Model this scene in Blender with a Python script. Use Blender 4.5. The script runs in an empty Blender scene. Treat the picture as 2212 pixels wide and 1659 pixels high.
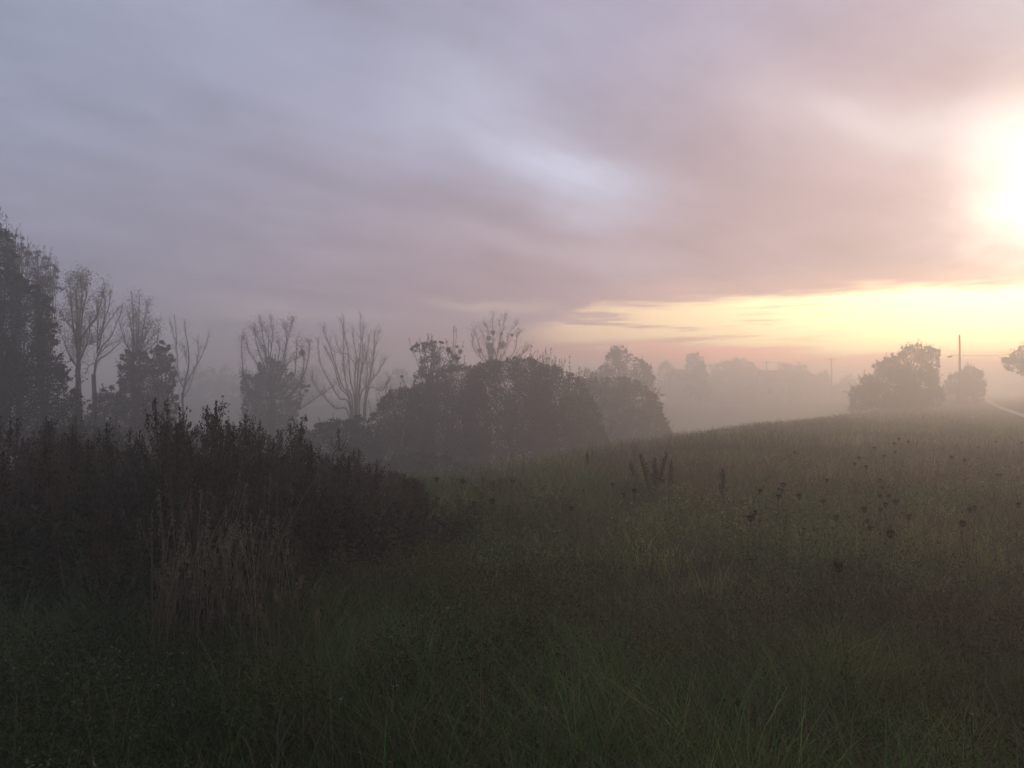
import bpy, math, random
import numpy as np
from mathutils import Vector

random.seed(7)
rng = np.random.default_rng(7)
S = bpy.context.scene
COL = S.collection
R = math.radians

# ------------------------------------------------------------------ camera
EYE = 1.7
F = 1737.0            # focal length in units of a 2212 px wide picture
PITCH = math.atan(12.5 / F)
cam = bpy.data.objects.new("camera", bpy.data.cameras.new("camera"))
COL.objects.link(cam)
cam.location = (0, 0, EYE)
cam.rotation_euler = (math.pi / 2 + PITCH, 0, 0)
cam.data.sensor_width = 36
cam.data.lens = 36 * F / 2212
cam.data.clip_start = 0.05
cam.data.clip_end = 5000
S.camera = cam

# ------------------------------------------------------------------ light
SUN_AZ, SUN_EL = 31.5, 13.0
sd = bpy.data.lights.new("sun", 'SUN')
sd.energy = 0.6
sd.angle = R(10)
sd.color = (1.0, 0.68, 0.42)
sun = bpy.data.objects.new("sun", sd)
COL.objects.link(sun)
dirv = Vector((math.sin(R(SUN_AZ)) * math.cos(R(SUN_EL)), math.cos(R(SUN_AZ)) * math.cos(R(SUN_EL)), math.sin(R(SUN_EL))))
sun.rotation_euler = (-dirv).to_track_quat('-Z', 'Y').to_euler()

S.view_settings.view_transform = 'Standard'
S.view_settings.look = 'None'
S.view_settings.exposure = 0.0
S.view_settings.gamma = 1.0
S.cycles.volume_bounces = 2
S.cycles.max_bounces = 6
S.cycles.diffuse_bounces = 3
S.cycles.transmission_bounces = 3
S.cycles.caustics_reflective = False
S.cycles.caustics_refractive = False


# a tiny language for shader math
class X:
    def __init__(s, nt, sock): s.nt, s.o = nt, sock
    def _m(s, op, *a, clamp=False):
        n = s.nt.nodes.new('ShaderNodeMath'); n.operation = op; n.use_clamp = clamp
        for i, v in enumerate((s,) + a):
            if isinstance(v, X): s.nt.links.new(v.o, n.inputs[i])
            else: n.inputs[i].default_value = v
        return X(s.nt, n.outputs[0])
    def __add__(s, b): return s._m('ADD', b)
    __radd__ = __add__
    def __sub__(s, b): return s._m('SUBTRACT', b)
    def __rsub__(s, b): return (s * -1.0) + b
    def __mul__(s, b): return s._m('MULTIPLY', b)
    __rmul__ = __mul__
    def __truediv__(s, b): return s._m('DIVIDE', b)
    def sq(s): return s._m('MULTIPLY', s)
    def exp(s): return s._m('EXPONENT')
    def sqrt(s): return s._m('SQRT')
    def atan2(s, b): return s._m('ARCTAN2', b)
    def mx(s, b): return s._m('MAXIMUM', b)
    def mn(s, b): return s._m('MINIMUM', b)
    def clamp(s): return s._m('ADD', 0.0, clamp=True)
    def step(s, a, b):       # smoothstep a..b
        n = s.nt.nodes.new('ShaderNodeMapRange'); n.interpolation_type = 'SMOOTHSTEP'
        s.nt.links.new(s.o, n.inputs[0])
        inv = b < a
        lo, hi = (b, a) if inv else (a, b)
        n.inputs[1].default_value = lo; n.inputs[2].default_value = hi
        n.inputs[3].default_value = 1.0 if inv else 0.0; n.inputs[4].default_value = 0.0 if inv else 1.0
        return X(s.nt, n.outputs[0])


def ramp(nt, x, pts):        # piecewise linear function of x through points
    n = nt.nodes.new('ShaderNodeFloatCurve')
    x0, x1 = pts[0][0], pts[-1][0]
    ys = [p[1] for p in pts]; y0, y1 = min(ys), max(ys)
    m = (x - x0) / (x1 - x0)
    c = n.mapping.curves[0]
    while len(c.points) < len(pts): c.points.new(0.5, 0.5)
    for p, (a, b) in zip(c.points, pts):
        p.location = ((a - x0) / (x1 - x0), (b - y0) / max(1e-6, y1 - y0)); p.handle_type = 'AUTO'
    n.mapping.update()
    nt.links.new(m.clamp().o, n.inputs['Value'])
    return X(nt, n.outputs[0]) * (y1 - y0) + y0


def colmix(nt, fac, a, b):
    n = nt.nodes.new('ShaderNodeMix'); n.data_type = 'RGBA'
    nt.links.new(fac.o, n.inputs[0])
    for i, v in ((6, a), (7, b)):
        if isinstance(v, tuple): n.inputs[i].default_value = (*v, 1)
        else: nt.links.new(v, n.inputs[i])
    return n.outputs[2]


def coladd(nt, a, b, fac=1.0):
    n = nt.nodes.new('ShaderNodeMix'); n.data_type = 'RGBA'; n.blend_type = 'ADD'
    if isinstance(fac, X): nt.links.new(fac.o, n.inputs[0])
    else: n.inputs[0].default_value = fac
    for i, v in ((6, a), (7, b)):
        if isinstance(v, tuple): n.inputs[i].default_value = (*v, 1)
        else: nt.links.new(v, n.inputs[i])
    return n.outputs[2]


def noise(nt, vec, scale, detail=4, rough=0.5, dist=0.0):
    n = nt.nodes.new('ShaderNodeTexNoise')
    n.inputs['Scale'].default_value = scale; n.inputs['Detail'].default_value = detail
    n.inputs['Roughness'].default_value = rough; n.inputs['Distortion'].default_value = dist
    nt.links.new(vec, n.inputs['Vector'])
    return X(nt, n.outputs[0])


def comb(nt, a, b, c=0.0):
    n = nt.nodes.new('ShaderNodeCombineXYZ')
    for i, v in enumerate((a, b, c)):
        if isinstance(v, X): nt.links.new(v.o, n.inputs[i])
        else: n.inputs[i].default_value = v
    return n.outputs[0]


def build_world():
    w = bpy.data.worlds.new("World"); S.world = w; w.use_nodes = True
    nt = w.node_tree; nt.nodes.clear()
    out = nt.nodes.new('ShaderNodeOutputWorld'); bg = nt.nodes.new('ShaderNodeBackground')
    nt.links.new(bg.outputs[0], out.inputs[0])
    STR = 0.1
    bg.inputs[1].default_value = STR
    sky = nt.nodes.new('ShaderNodeTexSky'); sky.sky_type = 'NISHITA'; sky.sun_disc = False
    sky.sun_elevation = R(SUN_EL); sky.sun_rotation = R(SUN_AZ); sky.dust_density = 3.0
    tc = nt.nodes.new('ShaderNodeTexCoord'); sp = nt.nodes.new('ShaderNodeSeparateXYZ')
    nt.links.new(tc.outputs['Generated'], sp.inputs[0])
    x, y, z = (X(nt, sp.outputs[i]) for i in range(3))
    az = x.atan2(y) * (180 / math.pi)
    el = z.atan2((x.sq() + y.sq()).sqrt()) * (180 / math.pi)
    # the cloud sheet: bands run towards azimuth 42 degrees and converge there
    zz = z.mx(0.0) + 0.06
    ca, sa = math.cos(R(44)), math.sin(R(44))
    along = (x * sa + y * ca) / zz
    across = (x * ca - y * sa) / zz
    n1 = noise(nt, comb(nt, along * 0.22, across * 1.0), 0.55, 5, 0.5, 0.6)
    n2 = noise(nt, comb(nt, along * 0.30 + 7.0, across * 1.0), 1.6, 5, 0.55, 0.4)
    nb = noise(nt, comb(nt, az * 0.06 + el * 0.03, el * 0.10, 3.0), 1.0, 6, 0.55)
    wob = noise(nt, comb(nt, az * 0.09, el * 0.16, 9.0), 1.0, 4, 0.55) - 0.5
    # distance to the hidden sun
    D = (((az - 33.0) * 0.80).sq() + ((el - 11.0) * 1.0).sq()).sqrt()
    cool = colmix(nt, el.step(3.0, 22.0), (0.285, 0.275, 0.360), (0.338, 0.365, 0.495))
    mid = colmix(nt, el.step(4.0, 24.0), (0.50, 0.350, 0.385), (0.385, 0.362, 0.480))
    c = colmix(nt, az.step(-34.0, 12.0), cool, mid)
    c = colmix(nt, D.step(27.0, 2.0), c, (0.60, 0.43, 0.44))
    # broad brightness variation of the cloud sheet
    n3 = noise(nt, comb(nt, along * 0.5, across * 1.0 + 4.0), 2.6, 6, 0.6, 0.8)
    k = (n1 - 0.5) * 0.32 + (n2 - 0.5) * 0.20 + (n3 - 0.5) * 0.36 + (nb - 0.5) * 0.60 + 1.0
    vm = nt.nodes.new('ShaderNodeVectorMath'); vm.operation = 'SCALE'
    nt.links.new(c, vm.inputs[0]); nt.links.new(k.o, vm.inputs['Scale'])
    c = vm.outputs[0]
    # a long thin gap in the clouds, brighter, running down to the right
    def streak(a0, e0, a1, e1, wd, wl):
        L = math.hypot(a1 - a0, e1 - e0); ux, uy = (a1 - a0) / L, (e1 - e0) / L
        p = (az - a0) * ux + (el - e0) * uy
        q = (el - e0) * ux - (az - a0) * uy + wob * 5.0
        return ((q / wd).sq() * -1.0).exp() * p.step(-wl, L * 0.45) * p.step(L + wl, L * 0.72)
    c = colmix(nt, (streak(-7, 21.3, 8.5, 13.6, 3.3, 6) * ((n2 - 0.5) * 2.2 + 0.80)).clamp(), c, (0.68, 0.70, 0.87))
    c = colmix(nt, (streak(-26, 25, -2, 16.5, 3.6, 8) * ((n1 - 0.5) * 1.5 + 0.34)).clamp(), c, (0.48, 0.51, 0.68))
    c = colmix(nt, (streak(-8, 12.0, 12, 8.0, 1.1, 4) * 0.40).clamp(), c, (0.66, 0.56, 0.62))
    c = colmix(nt, (streak(16, 18.6, 34, 15.0, 1.9, 5) * ((n2 - 0.5) * 1.6 + 0.36)).clamp(), c, (0.95, 0.84, 0.84))
    c = colmix(nt, (streak(27, 27.0, 36, 22.0, 3.0, 6) * 0.45).clamp(), c, (0.92, 0.86, 0.92))
    # pale thin streaks low on the left
    c = colmix(nt, (streak(-22, 6.0, -8, 4.9, 0.55, 4) * 0.42).clamp(), c, (0.55, 0.47, 0.48))
    c = colmix(nt, (streak(-6, 6.2, 3.5, 5.7, 0.35, 2) * 0.45).clamp(), c, (0.85, 0.65, 0.55))
    # clear band under the cloud sheet: the open sky shows through
    up = ramp(nt, az, [(-2, 4.1), (4, 4.9), (8, 5.9), (13, 6.0), (17, 6.2), (22, 6.3), (34, 5.9)])
    lo = ramp(nt, az, [(-2, 3.8), (4, 3.5), (10, 3.25), (18, 2.75), (26, 2.3), (34, 2.1)])
    fine = noise(nt, comb(nt, az * 0.13, el * 1.3, 5.0), 1.0, 5, 0.6, 0.3) - 0.5
    e2 = el + fine * 2.4 + wob * 1.0
    band = (e2 - up).step(0.75, -0.45) * (e2 - lo).step(-0.55, 0.5) * az.step(-1.0, 5.0)
    bandcol = colmix(nt, az.step(2.0, 27.0), (0.95, 0.62, 0.42), (1.28, 1.06, 0.50))
    vs = nt.nodes.new('ShaderNodeVectorMath'); vs.operation = 'SCALE'
    nt.links.new(sky.outputs[0], vs.inputs[0]); vs.inputs['Scale'].default_value = STR * 0.25
    bandcol = coladd(nt, bandcol, vs.outputs[0])
    thin = noise(nt, comb(nt, az * 0.10, el * 1.9, 2.0), 1.0, 4, 0.6, 0.2).step(0.50, 0.62) * az.step(30.0, 10.0)
    # reddish bank below the band
    bank = colmix(nt, az.step(-8.0, 27.0), (0.46, 0.31, 0.33), (2.3, 0.82, 0.48))
    c = colmix(nt, (e2 - lo).step(0.8, -0.5) * az.step(-16.0, 4.0), c, bank)
    c = colmix(nt, (e2 - up).step(2.4, 0.0) * (e2 - up).step(-1.2, 0.0) * az.step(0.0, 14.0) * 0.6, c, (0.92, 0.56, 0.46))
    c = colmix(nt, (band * (1.0 - thin * 0.75)).clamp(), c, bandcol)
    # the hidden sun burning through
    wb2 = noise(nt, comb(nt, az * 0.12, el * 0.22, 21.0), 1.0, 5, 0.6) - 0.5
    g1 = ((((az - 35.5 + wb2 * 7.0) / 4.6).sq() + ((el - 11.6 + wb2 * 6.0) / 5.2).sq()) * -1.0).exp()
    g2 = ((((az - 35.0) / 12.0).sq() + ((el - 11.0) / 11.0).sq()) * -1.0).exp()
    g3 = ((((az - 31.0) / 8.0).sq() + ((el - 5.0) / 2.4).sq()) * -1.0).exp()
    c = coladd(nt, c, (1.7, 1.50, 1.10), g1)
    c = coladd(nt, c, (0.11, 0.10, 0.085), g2)
    c = coladd(nt, c, (0.35, 0.20, 0.02), g3)
    c = colmix(nt, el.step(30.0, 60.0), c, (0.52, 0.58, 0.62))  # unseen sky overhead, made brighter to add light on the meadow
    # behind the view the overcast goes on, darker to the east
    c = colmix(nt, y.step(0.25, -0.5), c, (0.15, 0.16, 0.21))
    c = colmix(nt, z.step(-0.02, -0.12), c, (0.10, 0.095, 0.10))
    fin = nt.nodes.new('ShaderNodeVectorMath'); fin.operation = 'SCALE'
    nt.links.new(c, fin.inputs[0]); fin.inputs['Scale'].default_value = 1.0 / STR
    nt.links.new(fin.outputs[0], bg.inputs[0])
build_world()


# ------------------------------------------------------------------ helpers
def ground_z(x, y):
    x = np.asarray(x, float); y = np.asarray(y, float)
    s = (x + 1) * -0.857 + (y - 8.8) * 0.515
    t = np.clip(s / 31.0, 0, 1)
    rise = np.clip((y - 95) / 45, 0, 1); rise = rise * rise * (3 - 2 * rise)     # the far side of the valley
    z = -5.6 * t * t * (3 - 2 * t) * (1 - 0.82 * rise)
    road = np.abs((x - 4.2 - 0.556 * y) * 0.874)
    k = np.clip((road - 3) / 6, 0, 1)
    d = np.hypot(x, y)
    n = 0.10 * np.sin(x * 0.55 + 1.3 * np.sin(y * 0.31)) * np.sin(y * 0.47 + 0.7) + 0.05 * np.sin(x * 1.7 + 2.0) * np.sin(y * 1.3)
    n = n * k * np.clip(30 / (d + 1), 0, 1)
    n = n + 0.12 * np.sin(x * .07 + 1) * np.sin(y * .05) * k
    return z + n


def edge_s(x, y): return (x + 1) * -0.857 + (y - 8.8) * 0.515


def at(px, py, Y):      # a point Y metres ahead, seen at that place of the 2212 px picture
    return (px - 1106) / F * Y, Y, EYE + (842 - py) / F * Y


def tag(o, label=None, cat=None, group=None, kind=None):
    if label: o["label"] = label
    if cat: o["category"] = cat
    if group: o["group"] = group
    if kind: o["kind"] = kind
    return o


def empty(name, loc, label, cat, group=None):
    o = bpy.data.objects.new(name, None); COL.objects.link(o); o.location = loc
    o.empty_display_size = 0.2
    return tag(o, label, cat, group)


class MB:
    """collects polygons with a tint per vertex and links them as one mesh object"""
    def __init__(s): s.v, s.f4, s.f3, s.t, s.n = [], [], [], [], 0
    def add(s, v, f, tint):
        v = np.asarray(v, float).reshape(-1, 3); f = np.asarray(f, int)
        (s.f4 if f.shape[1] == 4 else s.f3).append(f + s.n)
        s.v.append(v)
        t = np.asarray(tint, float)
        if t.ndim == 1: t = np.tile(t, (len(v), 1))
        s.t.append(t); s.n += len(v)
    def tube(s, pts, rad, sides=5, tint=(0.5, 0.5, 0.5)):
        pts = np.asarray(pts, float); n = len(pts)
        rad = np.broadcast_to(np.asarray(rad, float), (n,)) if np.ndim(rad) == 0 else np.asarray(rad, float)
        tg = np.gradient(pts, axis=0); tg /= np.linalg.norm(tg, axis=1)[:, None] + 1e-9
        ref = np.array([0.31, 0.87, 0.13]) if abs(tg[0] @ np.array([0.31, 0.87, 0.13])) < 0.9 else np.array([1., 0, 0])
        u = np.cross(tg, ref); u /= np.linalg.norm(u, axis=1)[:, None] + 1e-9
        w = np.cross(tg, u)
        a = np.arange(sides) * 2 * np.pi / sides
        ring = pts[:, None, :] + rad[:, None, None] * (np.cos(a)[None, :, None] * u[:, None, :] + np.sin(a)[None, :, None] * w[:, None, :])
        i = np.arange(n - 1)[:, None] * sides; j = np.arange(sides)[None, :]; j2 = (j + 1) % sides
        f = np.stack([i + j, i + j2, i + sides + j2, i + sides + j], -1).reshape(-1, 4)
        s.add(ring.reshape(-1, 3), f, tint)
        # end cap as a fan around the tip
        tip = pts[-1] + tg[-1] * rad[-1]
        v = np.vstack([ring[-1], tip])
        s.add(v, np.stack([np.arange(sides), (np.arange(sides) + 1) % sides, np.full(sides, sides)], -1), tint)
    def leaves(s, p, size, tint, up=0.3, aspect=0.55, fold=0.25):
        """one bent four-sided leaf per point, random orientation"""
        p = np.asarray(p, float); n = len(p)
        if n == 0: return
        d = rng.normal(size=(n, 3)); d[:, 2] += up; d /= np.linalg.norm(d, axis=1)[:, None]
        q = np.cross(d, rng.normal(size=(n, 3))); q /= np.linalg.norm(q, axis=1)[:, None] + 1e-9
        m = np.cross(d, q)
        L = (np.asarray(size) * rng.uniform(0.6, 1.3, n))[:, None]
        W = L * aspect * 0.5
        v = np.stack([p - d * L * .5, p + q * W + m * L * fold * .3, p + d * L * .5, p - q * W + m * L * fold * .3], 1)
        f = np.arange(n * 4).reshape(n, 4)
        t = np.asarray(tint, float)
        if t.ndim == 2: t = np.repeat(t, 4, axis=0)
        s.add(v.reshape(-1, 3), f, t)
    def box(s, c, h, rz=0.0, tint=(0.5, 0.5, 0.5)):
        v = np.array([[i, j, k] for i in (-1, 1) for j in (-1, 1) for k in (-1, 1)], float) * np.array(h)
        cr, sr = math.cos(rz), math.sin(rz)
        v = np.stack([v[:, 0] * cr - v[:, 1] * sr, v[:, 0] * sr + v[:, 1] * cr, v[:, 2]], -1) + np.array(c)
        s.add(v, [[0, 1, 3, 2], [4, 6, 7, 5], [0, 4, 5, 1], [2, 3, 7, 6], [0, 2, 6, 4], [1, 5, 7, 3]], tint)
    def build(s, name, mat, parent=None, loc=None, smooth=False):
        me = bpy.data.meshes.new(name)
        v = np.vstack(s.v)
        base = np.zeros(3)
        if loc is not None: base = np.array(loc, float)
        elif parent is not None: base = np.array(parent.location, float)
        v = v - base
        f4 = np.vstack(s.f4) if s.f4 else np.zeros((0, 4), int)
        f3 = np.vstack(s.f3) if s.f3 else np.zeros((0, 3), int)
        me.vertices.add(len(v)); me.vertices.foreach_set("co", v.astype(np.float32).ravel())
        nl = f4.size + f3.size
        me.loops.add(nl); me.loops.foreach_set("vertex_index", np.concatenate([f4.ravel(), f3.ravel()]).astype(np.int32))
        npoly = len(f4) + len(f3)
        me.polygons.add(npoly)
        st = np.concatenate([np.arange(len(f4)) * 4, f4.size + np.arange(len(f3)) * 3]).astype(np.int32)
        me.polygons.foreach_set("loop_start", st)
        me.update(calc_edges=True)
        if smooth: me.polygons.foreach_set("use_smooth", np.ones(npoly, bool))
        t = np.vstack(s.t); at_ = me.color_attributes.new("tint", 'FLOAT_COLOR', 'POINT')
        at_.data.foreach_set("color", np.hstack([t, np.ones((len(t), 1))]).astype(np.float32).ravel())
        me.validate()
        if mat: me.materials.append(mat)
        o = bpy.data.objects.new(name, me); COL.objects.link(o)
        if parent is not None: o.parent = parent
        elif loc is not None: o.location = loc
        return o


def mat_tint(name, gain=1.0, rough=0.8, transl=0.0, nscale=3.0, namp=0.35, bump=0.0, coord='Object'):
    m = bpy.data.materials.new(name); m.use_nodes = True
    nt = m.node_tree; nt.nodes.clear()
    out = nt.nodes.new('ShaderNodeOutputMaterial')
    a = nt.nodes.new('ShaderNodeAttribute'); a.attribute_name = "tint"
    tc = nt.nodes.new('ShaderNodeTexCoord')
    n = noise(nt, tc.outputs[coord], nscale, 5, 0.6)
    k = ((n - 0.5) * 2 * namp + 1.0) * gain
    sc = nt.nodes.new('ShaderNodeVectorMath'); sc.operation = 'SCALE'
    nt.links.new(a.outputs['Color'], sc.inputs[0]); nt.links.new(k.o, sc.inputs['Scale'])
    p = nt.nodes.new('ShaderNodeBsdfPrincipled')
    nt.links.new(sc.outputs[0], p.inputs['Base Color'])
    p.inputs['Roughness'].default_value = rough
    p.inputs['Specular IOR Level'].default_value = 0.25
    if bump:
        b = nt.nodes.new('ShaderNodeBump'); b.inputs['Strength'].default_value = bump
        nt.links.new(noise(nt, tc.outputs[coord], nscale * 4, 4, 0.6).o, b.inputs['Height'])
        nt.links.new(b.outputs[0], p.inputs['Normal'])
    sh = p.outputs[0]
    if transl > 0:
        t = nt.nodes.new('ShaderNodeBsdfTranslucent'); nt.links.new(sc.outputs[0], t.inputs[0])
        mx = nt.nodes.new('ShaderNodeMixShader'); mx.inputs[0].default_value = transl
        nt.links.new(sh, mx.inputs[1]); nt.links.new(t.outputs[0], mx.inputs[2]); sh = mx.outputs[0]
    nt.links.new(sh, out.inputs[0])
    return m


M_LEAF = mat_tint("foliage", 1.0, 0.75, 0.3, 1.3, 0.4)
M_GRASS = mat_tint("meadow_grass", 1.35, 0.6, 0.35, 0.7, 0.35)
M_HERB = mat_tint("herb_foliage", 1.4, 0.6, 0.35, 1.6, 0.45)
M_BARK = mat_tint("bark", 1.0, 0.9, 0.0, 6.0, 0.4, 0.4)
M_DRY = mat_tint("dry_stalks", 1.0, 0.8, 0.2, 5.0, 0.25)
M_WOOD = mat_tint("weathered_wood", 1.0, 0.85, 0.0, 8.0, 0.3, 0.3)
M_METAL = mat_tint("dull_metal", 1.0, 0.5, 0.0, 8.0, 0.15)
M_WALL = mat_tint("rendered_wall", 1.0, 0.9, 0.0, 2.0, 0.12, 0.2)
M_ROOF = mat_tint("roof_tiles", 1.0, 0.85, 0.0, 9.0, 0.3, 0.5)
M_GLASS = mat_tint("window_glass", 1.0, 0.15, 0.0, 1.0, 0.05)


def smooth_poly(pts, n):
    pts = np.asarray(pts, float)
    t = np.linspace(0, len(pts) - 1, n)
    out = np.zeros((n, pts.shape[1]))
    P = np.vstack([2 * pts[0] - pts[1], pts, 2 * pts[-1] - pts[-2]])
    for i, tt in enumerate(t):
        k = min(int(tt), len(pts) - 2); u = tt - k
        p0, p1, p2, p3 = P[k], P[k + 1], P[k + 2], P[k + 3]
        out[i] = 0.5 * ((2 * p1) + (-p0 + p2) * u + (2 * p0 - 5 * p1 + 4 * p2 - p3) * u * u + (-p0 + 3 * p1 - 3 * p2 + p3) * u ** 3)
    return out


# ------------------------------------------------------------------ the ground
def noise2(x, y, seed=0):
    r = np.random.default_rng(seed); v = 0
    for i in range(7):
        a = r.uniform(0, 2 * np.pi); fq = 0.25 * 1.75 ** i * r.uniform(0.8, 1.2)
        v = v + np.sin((x * np.cos(a) + y * np.sin(a)) * fq + r.uniform(0, 6.28) + 1.4 * np.sin((x * np.sin(a) - y * np.cos(a)) * fq * .7 + i)) / 1.35 ** i
    return v / 2.2


def build_ground():
    a = np.linspace(-1, 1, 261); xs = np.sinh(a * 4.6) / math.sinh(4.6) * 420
    b = np.linspace(-0.55, 1, 281); ys = np.sinh(b * 4.6) / math.sinh(4.6) * 420
    Xg, Yg = np.meshgrid(xs, ys)
    Z = ground_z(Xg, Yg)
    v = np.stack([Xg, Yg, Z], -1).reshape(-1, 3)
    nx = len(xs); i, j = np.meshgrid(np.arange(nx - 1), np.arange(len(ys) - 1)); k = (j * nx + i).ravel()
    f = np.stack([k, k + 1, k + nx + 1, k + nx], -1)
    m = bpy.data.materials.new("earth_and_turf"); m.use_nodes = True
    nt = m.node_tree; p = nt.nodes['Principled BSDF']; p.inputs['Roughness'].default_value = 0.95
    p.inputs['Specular IOR Level'].default_value = 0.1
    tc = nt.nodes.new('ShaderNodeTexCoord')
    n1 = noise(nt, tc.outputs['Object'], 0.35, 6, 0.65); n2 = noise(nt, tc.outputs['Object'], 4.0, 6, 0.7)
    c = colmix(nt, n1.step(0.35, 0.65), (0.030, 0.036, 0.014), (0.055, 0.043, 0.022))
    c = colmix(nt, n2.step(0.4, 0.7), c, (0.060, 0.058, 0.026))
    nt.links.new(c, p.inputs['Base Color'])
    bp = nt.nodes.new('ShaderNodeBump'); bp.inputs['Strength'].default_value = 0.8; bp.inputs['Distance'].default_value = 0.2
    nt.links.new(n2.o, bp.inputs['Height']); nt.links.new(bp.outputs[0], p.inputs['Normal'])
    mb = MB(); mb.add(v, f, (0.05, 0.05, 0.03))
    o = mb.build("ground", m, smooth=True); tag(o, kind="structure")
    # the lane at the far right
    mb = MB(); L = np.linspace(-20, 400, 240); w = 0.30
    px = 4.2 + 0.556 * L; nx_, ny_ = 0.874, -0.486
    wob = 0.25 * np.sin(L * 0.06)
    rows = []
    for q in (-w, -w * .5, 0, w * .5, w):
        X_ = px + nx_ * (q + wob); Y_ = L + ny_ * (q + wob)
        rows.append(np.stack([X_, Y_, ground_z(X_, Y_) + 0.03 + 0.02 * (1 - (q / w) ** 2)], -1))
    v = np.stack(rows, 1).reshape(-1, 3)
    i, j = np.meshgrid(np.arange(4), np.arange(len(L) - 1)); k = (j * 5 + i).ravel()
    f = np.stack([k, k + 1, k + 6, k + 5], -1)
    mb.add(v, f, (0.34, 0.31, 0.26))
    o = mb.build("road", mat_tint("pale_road_surface", 1.0, 0.75, 0, 3.0, 0.25, 0.3), smooth=True); tag(o, kind="structure")
build_ground()


# ------------------------------------------------------------------ trees
def grow_twigs(mb, pts, r0, n, length, tint, up=0.6, spread=0.7, sub=2, tmin=0.25, rt=0.010):
    """thin side shoots along a branch; returns their tips"""
    tips = []
    N = len(pts)
    for _ in range(n):
        t = tmin + (1 - tmin) * random.random() ** 0.8
        k = t * (N - 1); i = min(int(k), N - 2); p = pts[i] + (pts[i + 1] - pts[i]) * (k - i)
        d = pts[i + 1] - pts[i]; d = d / (np.linalg.norm(d) + 1e-9)
        o = rng.normal(size=3) * spread; o[2] *= 0.5
        dr = d + o; dr[2] += up; dr /= np.linalg.norm(dr)
        ln = length * random.uniform(0.3, 1.25) * (1.15 - 0.5 * t)
        q = [p]; cur = dr.copy()
        for s_ in range(4):
            cur = cur + rng.normal(size=3) * 0.12 + np.array([0, 0, 0.10]); cur /= np.linalg.norm(cur)
            q.append(q[-1] + cur * ln / 4)
        q = np.array(q); r = min(rt, r0)
        mb.tube(q, np.linspace(r, r * 0.4, 5), 3, tint); tips.append(q[-1])
        for _s in range(sub):
            a = q[random.choice((1, 2, 3))]; c2 = cur + rng.normal(size=3) * 0.45; c2[2] += 0.35; c2 /= np.linalg.norm(c2)
            e = a + c2 * ln * random.uniform(0.25, 0.5)
            mb.tube(np.array([a, (a + e) / 2 + rng.normal(size=3) * 0.02, e]), np.array([r * .6, r * .45, r * .3]), 3, tint); tips.append(e)
    return tips


BARK = (0.085, 0.068, 0.058)


def bare_tree(label, Y, basepx, stems, rad, name="bare_tree", group="bare trees standing along the valley", twig=9, tl=1.0, clumps=(), leaf=0, cat="tree", jit=1.4):
    """stems: polylines in picture units, each given its own depth; the trunk goes down to the real ground"""
    bx, by = basepx
    x, y, z = at(bx, by, Y)
    gz = float(ground_z(x, y)) - 0.05
    t = empty(name, (x, y, gz), label, cat, group)
    tr = MB()
    h = max(0.4, z - gz)
    npt = 7; ks = np.linspace(0, 1, npt)
    pts = np.stack([x + 0.12 * np.sin(ks * 4), np.full(npt, y), gz - 0.2 + (h + 0.2) * ks], -1)
    rr = rad * 0.62 - rad * 0.24 * ks; rr[0] *= 1.35
    tr.tube(pts, rr, 9, BARK)
    tr.build("trunk", M_BARK, t, smooth=True)
    br = MB(); lf = MB(); nleaf = 0
    top = pts[-1]; multi = 'one foot' in label
    for si, st in enumerate(stems):
        dy = random.uniform(-jit, jit)
        n = len(st)
        P = [np.array(at(a, b, Y + dy * (0.15 + 0.85 * i / (n - 1)))) for i, (a, b) in enumerate(st)]
        near = np.hypot(st[0][0] - bx, st[0][1] - by) < 40
        if multi and st[0][1] > by - 60:
            sx = P[0][0] * 0.55 + x * 0.45; P = [np.array([sx, P[0][1] + random.uniform(-.3, .3), float(ground_z(sx, Y)) - 0.1])] + P
        elif near: P = [top - np.array([0, 0, 0.25])] + P
        Q = smooth_poly(P, 6 * len(P))
        Q += np.cumsum(rng.normal(size=Q.shape) * 0.010, axis=0) * (0.3 + 0.7 * np.linspace(0, 1, len(Q)))[:, None]
        length = np.linalg.norm(np.diff(Q, axis=0), axis=1).sum()
        r0 = rad * (0.27 if near else 0.18) * min(1, 0.35 + length / 7)
        if si == 0 and near and not multi: r0 = rad * 0.38
        br.tube(Q, 0.012 + (r0 - 0.012) * (1 - np.linspace(0, 1, len(Q))) ** 1.25, 6, BARK)
        tips = grow_twigs(br, Q, r0, int(twig * 2.0 * max(1, length / 2)), tl, BARK, tmin=0.12, rt=0.007)
        if leaf and tips:
            tp = np.array(tips); tp = np.repeat(tp, leaf, axis=0) + rng.normal(size=(len(tips) * leaf, 3)) * 0.14
            lf.leaves(tp, 0.075, np.array([0.075, 0.062, 0.03]) * rng.uniform(.6, 1.4, (len(tp), 1))); nleaf += len(tp)
    br.build("branches", M_BARK, t)
    if nleaf: lf.build("leaves", M_LEAF, t)
    for cx, cy, r in clumps:      # balls of mistletoe or old nests caught in the branches
        c = np.array(at(cx, cy, Y + random.uniform(-.4, .4))); rr_ = r / F * Y
        m = MB(); n = int(260 + 500 * rr_)
        d = rng.normal(size=(n, 3)); d /= np.linalg.norm(d, axis=1)[:, None]
        p = c + d * (rng.random((n, 1)) ** 0.5) * rr_ * rng.uniform(.8, 1.15, (n, 1))
        m.leaves(p, 0.11, np.array([0.045, 0.05, 0.02]) * rng.uniform(.6, 1.3, (n, 1)))
        m.build("mistletoe_clump", M_LEAF, t)
    return t


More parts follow.
